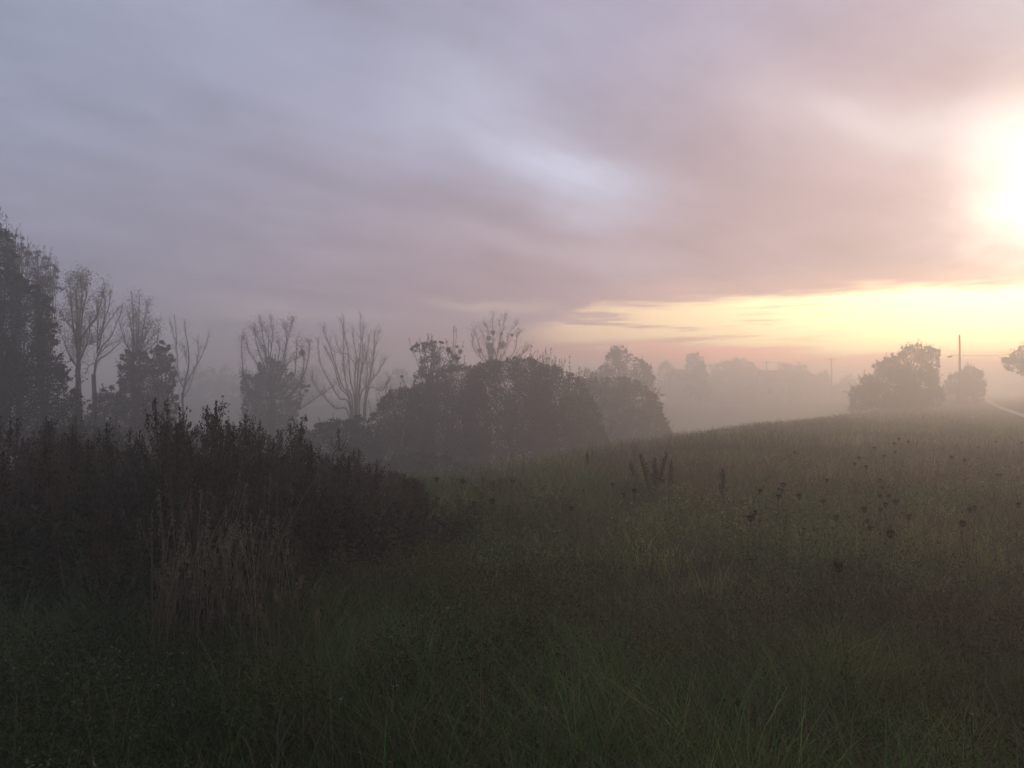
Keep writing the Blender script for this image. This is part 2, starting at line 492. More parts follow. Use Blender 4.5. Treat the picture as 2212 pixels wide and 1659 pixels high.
def in_poly(pt, poly):
    x, y = pt[:, 0], pt[:, 1]; c = np.zeros(len(pt), bool); n = len(poly)
    for i in range(n):
        x1, y1 = poly[i]; x2, y2 = poly[(i + 1) % n]
        hit = ((y1 > y) != (y2 > y)) & (x < (x2 - x1) * (y - y1) / ((y2 - y1) if y2 != y1 else 1e-9) + x1)
        c ^= hit
    return c


def poly_dist(pt, poly):
    d = np.full(len(pt), 1e9)
    for i in range(len(poly)):
        a = np.array(poly[i], float); b = np.array(poly[(i + 1) % len(poly)], float)
        ab = b - a; t = np.clip(((pt - a) @ ab) / (ab @ ab), 0, 1)
        d = np.minimum(d, np.linalg.norm(pt - (a + t[:, None] * ab), axis=1))
    return d


def leafy(label, Y, outline, depth, name="leafy_shrub", cat="shrub", group=None, dens=1.0, leaf=0.13, tint=(0.055, 0.065, 0.028),
          clump=0.38, sprigs=26, open_=0.0, trunk=0.14, ntrunk=1, spike=0.0, base=None):
    """a shrub or tree whose crown fills the given silhouette with real depth; leaves sit in clusters on branching limbs"""
    P = np.array(outline, float)
    W = np.stack([(P[:, 0] - 1106) / F * Y, EYE + (842 - P[:, 1]) / F * Y], -1)
    lo, hi = W.min(0), W.max(0)
    cx = W[:, 0].mean() if base is None else (base - 1106) / F * Y
    gz = float(ground_z(cx, Y))
    t = empty(name, (cx, Y, gz - 0.05), label, cat, group)
    area = abs(0.5 * np.sum(W[:, 0] * np.roll(W[:, 1], -1) - np.roll(W[:, 0], -1) * W[:, 1]))
    ncl = int(area * 34 * dens * (0.13 / leaf) ** 2 * 1.0)
    pts = rng.uniform(lo, hi, size=(ncl * 6, 2)); pts = pts[in_poly(pts, W)]
    # break the mass into clumps with gaps
    q = noise2(pts[:, 0] * 5.5, pts[:, 1] * 5.5, len(label)) + 0.5 * noise2(pts[:, 0] * 14, pts[:, 1] * 14, 3 + len(label))
    dist = poly_dist(pts, W)
    keep = (q > -0.75 + open_ - np.clip(dist / 1.2, 0, 1) * (0.9 - open_ * .5))
    pts, dist = pts[keep][:ncl], dist[keep][:ncl]
    rag = 0.012 * Y ** 0.9 / 0.9
    pts = pts + np.stack([noise2(pts[:, 0] * 2.1, pts[:, 1] * 2.1, 61), noise2(pts[:, 0] * 2.1, pts[:, 1] * 2.1, 62)], -1) * rag * 0.55
    half = depth * np.sqrt(np.clip(dist / (0.5 * min(hi - lo)), 0.04, 1))
    yy = Y + half * np.sign(rng.normal(size=len(pts))) * rng.random(len(pts)) ** 0.8
    C = np.stack([pts[:, 0] * yy / Y, yy, EYE + (pts[:, 1] - EYE) * yy / Y], -1)
    cr = MB(); per = 34
    tb = np.array(tint)
    ct = tb * rng.uniform(0.75, 1.28, (len(C), 1)) * (1 + rng.normal(size=(len(C), 3)) * 0.10)
    L = np.repeat(C, per, axis=0); nl = len(L)
    off = rng.normal(size=(nl, 3)) * clump * 0.42 * np.array([1, 1, 0.8])
    lt = np.repeat(ct, per, axis=0) * rng.uniform(0.85, 1.15, (nl, 1))
    # fewer leaves spill far past the silhouette
    fade = np.repeat(np.clip(dist / 0.5, 0.35, 1), per)[:, None]
    cr.leaves(L + off * fade, leaf, np.clip(lt, 0.004, 1))
    # shoots that break the outline
    lim = MB()
    ed = np.where(dist < 0.7)[0]
    if len(ed) and sprigs:
        for k in rng.choice(ed, min(sprigs, len(ed)), replace=False):
            c = C[k]; d = np.array([c[0] - cx, rng.normal() * .6, 0.0]); d = d / (np.linalg.norm(d) + 1e-6)
            hrel = (c[2] - lo[1]) / (hi[1] - lo[1] + 1e-6)
            d = d * (0.7 - 0.5 * spike) * (1.2 - hrel) + np.array([0, 0, 0.35 + 1.0 * hrel]) + rng.normal(size=3) * 0.22
            d /= np.linalg.norm(d); ln = random.uniform(0.25, 0.7) * (1 + spike * 0.8)
            s_ = np.array([c + d * ln * u + rng.normal(size=3) * 0.015 for u in np.linspace(-0.5, 1, 6)])
            lim.tube(s_, np.linspace(0.014, 0.005, 6), 3, BARK)
            m = int(16 * (1 + spike)); u = rng.random(m) ** 0.8
            pp = c + d * ln * u[:, None] + rng.normal(size=(m, 3)) * 0.055 * (1.2 - u)[:, None]
            cr.leaves(pp, leaf * 0.8, tb * rng.uniform(0.6, 1.3, (m, 1)), up=0.9)
    # trunks and limbs reaching into the crown
    tr = MB()
    wx = 0.3 * (hi[0] - lo[0]) if ntrunk > 1 else 0.0
    for i in range(ntrunk):
        bx = cx + (i - (ntrunk - 1) / 2) * wx * 0.8 / max(1, ntrunk - 1) * 2 if ntrunk > 1 else cx
        g = float(ground_z(bx, Y)) - 0.2
        zt = lo[1] + 0.45 * (hi[1] - lo[1]); zt = max(zt, g + 0.6)
        n = 8; ks = np.linspace(0, 1, n)
        tp = np.stack([bx + (W[:, 0].mean() - bx) * ks ** 1.5 + 0.15 * np.sin(ks * 5 + i), Y + 0.1 * np.cos(ks * 4), g + (zt - g) * ks], -1)
        tr.tube(tp, trunk / (ntrunk ** 0.4) * np.linspace(1.25, 0.6, n), 8, BARK)
        for k in rng.choice(len(C), min(len(C), 34 // ntrunk + 6), replace=False):
            c = C[k]; s0 = tp[random.randint(3, n - 1)]
            if c[2] < s0[2] - 0.5: continue
            md = (s0 + c) / 2 + np.array([0, 0, 0.12 * np.linalg.norm(c - s0)]) * random.uniform(-.6, 1)
            Q = smooth_poly([s0, md, c], 8)
            lim.tube(Q, np.linspace(trunk * 0.32, 0.012, 8), 4, BARK)
    tr.build("trunk", M_BARK, t, smooth=True)
    cw = cr.build("crown", M_LEAF, t)
    lim.build("limbs", M_BARK, t)
    return t


def c1(L): return [(0.32 * a, 442.4 + 0.32 * b) for a, b in L]
def c2(L): return [(442.4 + 0.2667 * a, 619.4 + 0.2667 * b) for a, b in L]
def c3(L): return [(840.6 + 0.28 * a, 637 + 0.28 * b) for a, b in L]
def c4(L): return [(1371.4 + 0.22 * a, 663.6 + 0.22 * b) for a, b in L]
def c5(L): return [(1813.9 + 0.2134 * a, 663.6 + 0.2134 * b) for a, b in L]

GREEN = (0.050, 0.062, 0.026); OLIVE = (0.062, 0.060, 0.028); BROWN = (0.078, 0.055, 0.030); GREY = (0.070, 0.068, 0.045)

def build_left_trees():
    leafy("tall dense green tree at the left edge of the picture, taller than all others", 25,
          [(-190, 1010), (-200, 700), (-150, 540), (-90, 470), (-30, 455), (5, 490), (22, 520), (34, 560), (48, 600), (88, 622), (118, 650), (134, 690), (128, 735), (140, 780),
           (158, 830), (176, 868), (182, 905), (150, 990)], 3.2, "broadleaf_tree", "tree", tint=(0.062, 0.078, 0.040), leaf=0.085, clump=0.34, sprigs=160, trunk=0.3, dens=0.8, base=-60)
    leafy("sparse pale crown standing just behind the tall dense green tree", 33,
          [(12, 600), (14, 540), (26, 512), (44, 508), (58, 520), (64, 545), (58, 600), (40, 640)], 1.5, "broadleaf_tree", "tree", tint=GREY, leaf=0.07, clump=0.3,
          dens=0.28, open_=0.75, sprigs=40, trunk=0.14)
    leafy("thin twiggy crown left of the first bare tree, above the dense tree's shoulder", 35,
          [(50, 640), (52, 570), (70, 545), (95, 542), (118, 568), (136, 600), (132, 650), (100, 665), (70, 660)], 1.6, "broadleaf_tree", "tree", tint=(0.085, 0.07, 0.055), leaf=0.06,
          clump=0.3, dens=0.30, open_=0.7, sprigs=60, trunk=0.14)
    bare_tree("bare tree with the thickest straight trunk, first to the right of the dense green tree", 38, (172, 800), [c1(s) for s in [
        [(530, 1050), (520, 880), (512, 720), (500, 600), (515, 470)],
        [(535, 1000), (545, 900), (620, 800), (655, 750), (682, 650), (690, 590)],
        [(530, 980), (545, 820), (560, 700), (592, 600), (570, 510)],
        [(528, 960), (580, 950), (640, 930)],
        [(525, 1010), (500, 850), (455, 790), (420, 740)],
        [(525, 1000), (495, 820), (480, 640), (470, 540)],
        [(520, 900), (545, 700), (550, 560), (540, 470)],
        [(520, 1100), (560, 1000), (600, 880), (605, 780)],
        [(520, 1100), (470, 1020), (430, 900), (400, 840)]]], 0.30, twig=15, tl=0.9, leaf=3)
    bare_tree("bare forked tree with two tall leaders, second to the right of the dense green tree", 40, (206, 810), [c1(s) for s in [
        [(655, 1000), (660, 900), (690, 820), (702, 700), (690, 575)],
        [(658, 960), (655, 850), (648, 740), (652, 620)],
        [(665, 980), (700, 780), (730, 680), (745, 570)],
        [(660, 1020), (700, 940), (750, 880), (795, 760), (812, 680)],
        [(655, 1040), (720, 960), (800, 920)],
        [(650, 1080), (600, 1090), (570, 1150)],
        [(655, 930), (700, 850), (760, 760), (800, 720)],
        [(660, 1060), (730, 1010), (780, 960), (810, 920)]]], 0.26, twig=10, tl=0.8)
    bare_tree("bare tree with a tuft of upright shoots above the round green shrub", 42, (288, 770), [c1(s) for s in [
        [(900, 960), (890, 850), (872, 740)], [(905, 950), (902, 760), (890, 585)], [(925, 960), (938, 800), (948, 620)],
        [(940, 950), (968, 800), (982, 660)], [(880, 990), (830, 880), (802, 760)], [(940, 960), (1000, 870), (1040, 800)],
        [(920, 980), (925, 820), (920, 720)], [(950, 980), (1030, 900), (1050, 880)], [(940, 1000), (985, 880), (1000, 800)],
        [(960, 1000), (1060, 920), (1078, 800)]]], 0.24, twig=13, tl=0.8, leaf=2)
    bare_tree("slim bare tree with a long leaning right branch, right of the round green shrub", 46, (397, 850), [c1(s) for s in [
        [(1250, 1190), (1270, 1080), (1266, 950), (1250, 850), (1240, 770)],
        [(1260, 1200), (1330, 1080), (1370, 980), (1402, 880)],
        [(1262, 1080), (1240, 950)], [(1330, 1080), (1342, 980), (1340, 900)],
        [(1240, 1240), (1200, 1150), (1195, 1020), (1180, 900), (1150, 780)],
        [(1190, 1000), (1190, 900), (1175, 760)], [(1240, 1290), (1290, 1200), (1310, 1100)]]], 0.15, twig=9, tl=0.7)
    leafy("round dark green shrub left of the slim bare tree", 36,
          [(252, 1010), (246, 900), (248, 830), (250, 790), (262, 760), (285, 752), (312, 760), (335, 752), (352, 736), (368, 745), (376, 770), (382, 810), (384, 870), (378, 930), (370, 1010)],
          2.0, tint=GREEN, sprigs=60, leaf=0.09, dens=0.9, clump=0.32)
    leafy("low green shrub between the two forked bare trees and the round shrub", 34,
          [(180, 1010), (176, 910), (190, 860), (215, 835), (240, 830), (262, 845), (270, 1000)], 1.6, tint=GREEN, sprigs=30, leaf=0.10, dens=1.1)
    leafy("low dark bush under the slim bare tree, behind the tall weeds", 30,
          [(330, 1040), (340, 960), (372, 925), (420, 918), (455, 935), (470, 1040)], 1.6, tint=GREEN, sprigs=24, leaf=0.10, dens=1.1)
    leafy("dark undergrowth bush at the foot of the tall dense green tree", 22,
          [(40, 1060), (60, 960), (110, 925), (170, 915), (230, 925), (270, 955), (290, 1060)], 1.6, tint=GREEN, sprigs=30, leaf=0.09, dens=1.1)
    # ivy-clad tree
    bare_tree("bare tree with ivy-covered lower half and a bushy nest in its right branches", 52, (590, 850), [c2(s) for s in [
        [(420, 900), (330, 790), (300, 720), (290, 600), (280, 450), (300, 400)],
        [(500, 800), (440, 660), (370, 560), (340, 500), (325, 430)],
        [(510, 780), (480, 640), (440, 540), (410, 420), (400, 310)],
        [(530, 780), (505, 620), (490, 480), (470, 360), (460, 275)],
        [(540, 780), (530, 600), (548, 480), (550, 380), (540, 265)],
        [(560, 800), (610, 680), (650, 500), (660, 400), (635, 320)],
        [(580, 800), (640, 640), (665, 480), (690, 380), (715, 280)],
        [(560, 780), (590, 600), (605, 500), (592, 445)],
        [(600, 760), (650, 650), (700, 600), (772, 570)],
        [(640, 860), (720, 760), (738, 560), (730, 420)],
        [(660, 900), (760, 800), (800, 640), (792, 560), (780, 470)],
        [(660, 900), (780, 760), (830, 620), (850, 500), (850, 445)],
        [(620, 1000), (750, 1000), (870, 920), (960, 860), (1050, 790)],
        [(520, 760), (500, 560), (440, 440), (390, 340)],
        [(570, 760), (520, 560), (520, 420), (500, 350)]]], 0.26, twig=11, tl=0.8,
        clumps=((442.4 + .2667 * 788, 619.4 + .2667 * 535, 6.5),), leaf=2)
    leafy("brownish bushy growth wrapping the foot of the ivy-clad bare tree", 50,
          [(522, 1000), (520, 900), (514, 830), (520, 808), (548, 802), (556, 785), (575, 775), (610, 778), (630, 800), (648, 806), (656, 830), (668, 838), (652, 860), (650, 1000)],
          2.4, tint=(0.080, 0.062, 0.036), sprigs=90, leaf=0.085, dens=0.7, clump=0.32, open_=0.2)
    bare_tree("bare fan-shaped tree whose many stems rise from one foot, left of the big thicket", 54, (768, 900), [c2(s) for s in [
        [(1170, 1050), (1060, 980), (960, 880), (890, 790), (870, 700)],
        [(1180, 1000), (1090, 900), (1010, 770), (950, 660), (920, 550), (915, 440)],
        [(1180, 960), (1110, 800), (1060, 640), (1010, 480), (985, 400), (965, 330)],
        [(1200, 980), (1150, 800), (1120, 600), (1125, 430), (1125, 240)],
        [(1130, 640), (1120, 560), (1070, 470), (1050, 400)],
        [(1215, 980), (1180, 760), (1160, 560), (1140, 460), (1090, 270)],
        [(1220, 980), (1215, 700), (1228, 600), (1200, 450), (1190, 320)],
        [(1230, 980), (1240, 700), (1255, 560), (1262, 400), (1265, 220)],
        [(1250, 980), (1260, 740), (1282, 600), (1275, 430), (1295, 320)],
        [(1240, 900), (1280, 660), (1312, 560), (1330, 400)],
        [(1290, 960), (1330, 760), (1355, 620), (1380, 470), (1420, 345)],
        [(1290, 980), (1345, 700), (1370, 500), (1375, 365)],
        [(1310, 900), (1400, 700), (1460, 590)],
        [(1310, 880), (1430, 840), (1492, 760)],
        [(1240, 680), (1170, 560), (1100, 535), (1045, 520)],
        [(1190, 1000), (1100, 820), (1060, 700), (1010, 570), (970, 500)],
        [(1250, 960), (1300, 800), (1310, 640), (1290, 500)]]], 0.24, twig=7, tl=0.9)


def build_thicket():
    G = None
    leafy("dark low bush at the left foot of the big thicket", 38, [(798, 1010), (806, 900), (822, 872), (850, 852), (884, 842), (915, 850), (930, 900), (945, 1010)], 2.0, tint=BROWN, sprigs=50, leaf=0.085, open_=-0.1)
    leafy("small tree with separate round leaf tufts against the sky, left end of the thicket top", 43,
          [(910, 870), (893, 815), (880, 775), (888, 748), (910, 737), (940, 733), (968, 738), (990, 756), (988, 800), (968, 870)], 1.6, "broadleaf_tree", "tree", tint=(0.060, 0.052, 0.035),
          leaf=0.10, clump=0.25, dens=0.45, open_=0.60, sprigs=26, trunk=0.12)
    leafy("shrub sending a thin leafy spray to the left off the thicket", 42, [(868, 822), (872, 812), (886, 818), (900, 826), (912, 850), (905, 880), (890, 850)], 0.8, tint=BROWN, leaf=0.10,
          clump=0.22, dens=0.6, open_=0.5, sprigs=12, trunk=0.06)
    leafy("brown shrub filling the thicket below the small tufted tree", 41, [(885, 1030), (885, 870), (905, 838), (940, 818), (975, 798), (1010, 790), (1045, 800), (1060, 900), (1060, 1040)], 2.4, tint=BROWN, sprigs=50, leaf=0.085, open_=-0.2)
    leafy("broad domed shrub forming the highest middle part of the thicket", 39.5,
          [(1005, 1040), (1000, 860), (1012, 810), (1035, 785), (1062, 772), (1090, 764), (1112, 757), (1138, 768), (1160, 778), (1185, 795), (1205, 860), (1215, 1040)], 2.8, tint=GREEN, sprigs=170, leaf=0.09, dens=0.95, open_=0.0)
    leafy("domed shrub with spiky upright shoots, right shoulder of the thicket", 40.5,
          [(1150, 1040), (1148, 830), (1160, 795), (1185, 785), (1208, 792), (1236, 808), (1262, 830), (1288, 862), (1308, 905), (1318, 950), (1320, 1030)], 2.4, tint=OLIVE, sprigs=150, spike=0.9, leaf=0.09, dens=0.95, open_=0.0)
    leafy("greyer shrub at the right end of the thicket, sloping down to the meadow", 54,
          [(1215, 1000), (1215, 850), (1250, 822), (1300, 812), (1345, 814), (1385, 826), (1412, 846), (1432, 876), (1446, 915), (1452, 960), (1445, 1000)], 2.6, tint=OLIVE, sprigs=60, leaf=0.09, open_=-0.25)
    leafy("low dark scrub between the ivy-clad tree and the fan-shaped tree", 34, [(636, 1060), (640, 935), (680, 915), (730, 905), (775, 903), (805, 915), (830, 960), (850, 1060)], 2.0, tint=(0.05, 0.045, 0.035), sprigs=50, leaf=0.10)
    leafy("low dark scrub running down into the hollow before the thicket", 30, [(830, 1060), (850, 990), (900, 975), (960, 985), (1010, 1010), (1030, 1060)], 1.5, tint=(0.045, 0.045, 0.032), sprigs=40, leaf=0.09)
    bare_tree("two thin bare stems poking up behind the small tufted tree", 45, (975, 830), [c3(s) for s in [
        [(480, 640), (490, 480), (497, 340), (495, 245)], [(490, 640), (510, 450), (528, 340), (533, 265)], [(480, 620), (455, 430), (440, 330)], [(500, 600), (535, 480), (550, 430)]]], 0.07, twig=5, tl=0.5, jit=0.5)
    bare_tree("faint bare tree carrying dark mistletoe balls, behind the thicket's middle", 62, (1072, 815), [c3(s) for s in [
        [(800, 560), (800, 420), (798, 280), (797, 135)], [(820, 560), (850, 400), (880, 260), (905, 170)], [(790, 560), (760, 420), (760, 290), (730, 230)],
        [(780, 560), (710, 430), (680, 330), (655, 260)], [(840, 560), (900, 420), (930, 300), (985, 240)], [(850, 560), (960, 450), (980, 330), (1000, 290)],
        [(780, 580), (700, 480), (645, 400), (640, 330)], [(830, 500), (865, 360), (862, 200)], [(790, 500), (740, 340), (700, 260)], [(860, 560), (1000, 470), (1050, 430), (1060, 400)]]],
        0.22, twig=14, tl=0.9, leaf=1,
        clumps=tuple((840.6 + .28 * a, 637 + .28 * b, r) for a, b, r in [(800, 290, 5.5), (770, 335, 5.5), (866, 300, 3), (775, 395, 8.5), (872, 385, 9.5), (790, 435, 9), (700, 430, 5), (948, 310, 3)]))
    leafy("hazy tree with a small round top knot, behind the thicket's right end", 86,
          [(1268, 850), (1270, 815), (1282, 796), (1300, 785), (1306, 764), (1322, 746), (1342, 747), (1350, 760), (1362, 772), (1385, 774), (1405, 787), (1420, 805), (1428, 860)], 3.2,
          "broadleaf_tree", "tree", tint=GREEN, leaf=0.2, clump=0.6, dens=0.8, sprigs=50, trunk=0.25)
    leafy("faint small tree just left of the hazy tree with the top knot", 108, [(1236, 850), (1238, 812), (1248, 797), (1262, 793), (1274, 800), (1278, 850)], 2.0,
          "broadleaf_tree", "tree", tint=GREEN, leaf=0.2, clump=0.6, dens=0.7, sprigs=20, trunk=0.18)


def build_far():
    T = "hazy trees and hedge shrubs far behind the meadow"
    def far(label, Y, pts, name="hedge_shrub", cat="shrub", dp=3.0, **k):
        leafy(label, Y, pts, dp, name, cat, group=T, tint=(0.055, 0.058, 0.030), leaf=0.26, clump=0.8, sprigs=30, trunk=0.2, **k)
    far("faint rounded tree right of the hazy top-knot tree", 168, [(1424, 860), (1426, 800), (1434, 786), (1446, 780), (1458, 786), (1466, 800), (1468, 860)], "broadleaf_tree", "tree")
    far("faint upright oval tree beside the far house roof with the chimney", 146, [(1490, 860), (1491, 800), (1487, 775), (1498, 764), (1510, 760), (1523, 765), (1529, 780), (1530, 860)], "broadleaf_tree", "tree")
    far("faint broad low crown between the oval tree and the pole with a crossarm", 172, [(1528, 870), (1535, 795), (1560, 782), (1590, 778), (1612, 775), (1628, 786), (1640, 798), (1650, 870)], "broadleaf_tree", "tree")
    far("faint double-humped crown right of the pole with a crossarm", 176, [(1676, 860), (1680, 800), (1686, 786), (1698, 780), (1712, 784), (1724, 777), (1736, 786), (1745, 800), (1752, 860)], "broadleaf_tree", "tree")
    far("faint small crown at the foot of the plain far pole", 170, [(1752, 870), (1758, 812), (1770, 802), (1786, 800), (1800, 810), (1806, 870)], "broadleaf_tree", "tree")
    far("pale hedge shrub left half below the far house roof", 166, [(1440, 890), (1444, 830), (1470, 808), (1510, 806), (1545, 812), (1560, 890)])
    far("pale hedge shrub in the middle of the misty far hedge", 170, [(1530, 890), (1535, 815), (1570, 800), (1620, 800), (1655, 812), (1665, 890)])
    far("pale hedge shrub right half of the misty far hedge", 162, [(1640, 890), (1645, 820), (1680, 806), (1730, 808), (1770, 815), (1795, 840), (1800, 890)])
    far("low faint shrub in the gap left of the big right-hand bush", 168, [(1790, 900), (1796, 840), (1815, 812), (1840, 806), (1862, 820), (1870, 900)])
    # a line of very pale trees across the valley on the left
    spec = [(470, 505, 790), (505, 560, 800), (640, 690, 802), (672, 700, 792), (655, 690, 796), (815, 850, 800), (845, 885, 797), (883, 900, 804), (560, 620, 803), (380, 470, 792)]
    names = ["pale crown across the valley right of the slim bare tree", "very pale low crown left of the ivy-clad bare tree", "pale crown across the valley just right of the ivy-clad tree",
             "pale narrow crown behind the left side of the fan-shaped tree", "pale rounded crown seen between ivy-clad and fan-shaped trees", "pale crown across the valley right of the fan-shaped tree",
             "pale crown across the valley left of the thicket's low bush", "palest crown touching the left side of the tufted small tree", "pale crown across the valley behind the ivy-clad tree", "pale crown across the valley behind the slim bare tree"]
    for (a, b, top), nm in zip(spec, names):
        w = b - a
        far(nm, random.uniform(145, 172), [(a - 6, 900), (a, top + 18), (a + w * .2, top + 5), (a + w * .5, top), (a + w * .8, top + 6), (b, top + 18), (b + 6, 900)], "broadleaf_tree", "tree", dens=0.8)
    # right hand bushes
    leafy("big ragged bush with a steep right flank, right side of the meadow", 78, c5([(110, 1080), (110, 900), (150, 790), (215, 690), (330, 605), (400, 540), (480, 500), (600, 480), (650, 440), (690, 390), (750, 375), (800, 372), (880, 395),
          (960, 425), (1010, 460), (1020, 500), (975, 580), (962, 640), (965, 690), (1000, 780), (1060, 890), (1080, 1020)]), 3.2, "large_bush", "bush", tint=OLIVE, leaf=0.15, clump=0.5, sprigs=260, trunk=0.25, ntrunk=3, dens=1.3, open_=0.35)
    leafy("smaller rounded bush at the foot of the tall right-hand pole", 97, c5([(1010, 1010), (1035, 820), (1090, 700), (1150, 680), (1210, 650), (1275, 560), (1350, 590), (1405, 650), (1455, 745), (1470, 800), (1500, 1010)]), 3.0,
          "large_bush", "bush", tint=OLIVE, leaf=0.17, clump=0.55, sprigs=120, trunk=0.2, ntrunk=2, dens=1.2, open_=0.3)
    leafy("tree reaching in at the right edge of the picture, above the road", 82, c5([(1670, 600), (1685, 560), (1720, 490), (1770, 460), (1810, 430), (1830, 370), (1900, 300), (2050, 260), (2200, 330), (2260, 500), (2240, 640), (2100, 720), (1900, 690), (1800, 672), (1720, 655)]), 3.0,
          "broadleaf_tree", "tree", tint=(0.085, 0.055, 0.035), leaf=0.15, clump=0.45, sprigs=110, trunk=0.22, open_=0.25, base=2262)
    # distant low rises
    for k, (x0, x1, Y, top) in enumerate([(2125, 2300, 380, 829), (2000, 2140, 395, 834), (430, 640, 385, 812), (-200, 300, 380, 815)]):
        mb = MB(); n = 60; m = 14
        u = np.linspace(0, 1, n); vv = np.linspace(0, 1, m)
        U, V = np.meshgrid(u, vv)
        Xw = ((x0 + (x1 - x0) * U) - 1106) / F * Y
        h = np.sin(U * np.pi) ** 0.7 * np.sin(V * np.pi) * (1 + 0.12 * np.sin(U * 23 + k) + 0.07 * np.sin(U * 51))
        zt = EYE + (842 - top) / F * Y
        Yw = Y - 25 + V * 50
        g = ground_z(Xw, Yw) - 0.5
        Zw = g + (zt - g) * h
        v = np.stack([Xw, Yw, Zw], -1).reshape(-1, 3); kx = np.arange(n - 1)[None, :] + np.arange(m - 1)[:, None] * n; kx = kx.ravel()
        mb.add(v, np.stack([kx, kx + 1, kx + n + 1, kx + n], -1), (0.05, 0.055, 0.03))
        tag(mb.build("hill", M_LEAF, smooth=True), kind="structure")


# ------------------------------------------------------------------ poles, houses, lamp
def utility_pole(label, px, top, Y, arm, loc=None, h_above=None, bracket=False):
    x = (px - 1106) / F * Y if loc is None else loc[0]
    y = Y if loc is None else loc[1]
    zt = EYE + (842 - top) / F * Y if h_above is None else h_above
    g = float(ground_z(x, y)) - 0.05
    t = empty("utility_pole", (x, y, g), label, "pole", "utility poles along the lane")
    m = MB(); ks = np.linspace(0, 1, 8)
    m.tube(np.stack([x + 0.03 * np.sin(ks * 3), np.full(8, y), g - 0.3 + (zt - g + 0.3) * ks], -1), np.linspace(0.15, 0.105, 8), 10, (0.13, 0.09, 0.065))
    m.build("post", M_WOOD, t, smooth=True)
    if arm:
        a = MB(); a.box((x, y - 0.14, zt - 0.35), (0.95, 0.05, 0.06), 0.25, (0.12, 0.09, 0.07)); a.build("crossarm", M_WOOD, t)
        for k in (-0.8, 0.0, 0.8):
            i = MB(); c = np.array([x + k * math.cos(.25), y - 0.14 + k * math.sin(.25), zt - 0.29])
            i.tube(np.array([c, c + [0, 0, .07], c + [0, 0, .14], c + [0, 0, .2]]), np.array([.025, .05, .03, .045]), 8, (0.2, 0.18, 0.16)); i.build("insulator", M_METAL, t)
    if bracket:
        b = MB(); z = zt - 2.45
        b.tube(np.array([[x, y, z + .1], [x - .5, y, z + .16], [x - 1.0, y, z + .05], [x - 1.35, y, z]]), np.array([.035, .035, .03, .03]), 6, (0.12, 0.11, 0.1)); b.build("bracket", M_METAL, t)
        b = MB(); b.tube(np.array([[x - .85, y, z + .04], [x - .95, y, z - .02], [x - 1.3, y, z - .05], [x - 1.45, y, z - .02]]), np.array([.05, .13, .10, .04]), 8, (0.15, 0.14, 0.13)); b.build("insulator", M_METAL, t)
    return x, y, zt


def wire(label, p, q, sag):
    m = MB(); ks = np.linspace(0, 1, 40)[:, None]; P = np.array(p) * (1 - ks) + np.array(q) * ks; P[:, 2] -= sag * 4 * (ks * (1 - ks))[:, 0]
    m.tube(P, 0.02, 5, (0.05, 0.045, 0.04))
    o = m.build("overhead_wire", M_METAL, loc=tuple(p)); tag(o, label, "wire")


def house(label, px, top, Y, wid, rz, chimney):
    x = (px - 1106) / F * Y; zr = EYE + (842 - top) / F * Y; g = float(ground_z(x, Y)) - 0.1
    t = empty("house", (x, Y, g), label, "house"); t.rotation_euler = (0, 0, 0)
    eave = zr - 1.9; w, d = wid / 2, 3.6
    def rot(v):
        v = np.array(v, float); c, s = math.cos(rz), math.sin(rz)
        return np.stack([x + v[:, 0] * c - v[:, 1] * s, Y + v[:, 0] * s + v[:, 1] * c, v[:, 2]], -1)
    m = MB()
    m.add(rot([(-w, -d, g), (w, -d, g), (w, d, g), (-w, d, g), (-w, -d, eave), (w, -d, eave), (w, d, eave), (-w, d, eave)]), [[0, 1, 5, 4], [1, 2, 6, 5], [2, 3, 7, 6], [3, 0, 4, 7]], (0.45, 0.41, 0.35))
    m.add(rot([(-w, -d, eave), (-w, d, eave), (-w, 0, zr - .06), (w, -d, eave), (w, d, eave), (w, 0, zr - .06)]), [[0, 2, 1], [3, 4, 5]], (0.45, 0.41, 0.35))
    m.build("wall", M_WALL, t)
    r = MB(); e = 0.35; th = 0.12
    for sgn in (-1, 1):
        a = [(-w - e, sgn * (d + e), eave - e * .52), (w + e, sgn * (d + e), eave - e * .52), (w + e, 0, zr), (-w - e, 0, zr)]
        bq = [(p_[0], p_[1], p_[2] + th) for p_ in a]
        r.add(rot(a + bq), [[0, 1, 2, 3], [4, 7, 6, 5], [0, 4, 5, 1], [1, 5, 6, 2], [3, 2, 6, 7], [0, 3, 7, 4]], (0.14, 0.075, 0.05))
    ro = r.build("roof", M_ROOF, t)
    if chimney:
        c = MB(); cc = rot([(w * 0.35, 0, zr + 0.3)])[0]; c.box(tuple(cc), (0.35, 0.3, 0.75), rz, (0.2, 0.11, 0.08)); c.box((cc[0], cc[1], cc[2] + .8), (0.42, 0.37, 0.06), rz, (0.25, 0.2, 0.17)); c.build("chimney", M_WALL, t)
    for k in (-0.5, 0.5):
        f = MB(); cc = rot([(w * k, -d - 0.02, (g + eave) / 2 + .3)])[0]; f.box(tuple(cc), (0.55, 0.05, 0.65), rz, (0.5, 0.48, 0.44)); fo = f.build("window", M_WALL, t)
        p = MB(); cc = rot([(w * k, -d - 0.08, (g + eave) / 2 + .3)])[0]; p.box(tuple(cc), (0.46, 0.02, 0.56), rz, (0.03, 0.03, 0.035)); po = p.build("pane", M_GLASS, None, loc=(x, Y, g)); po.parent = fo; po.location = (0, 0, 0)


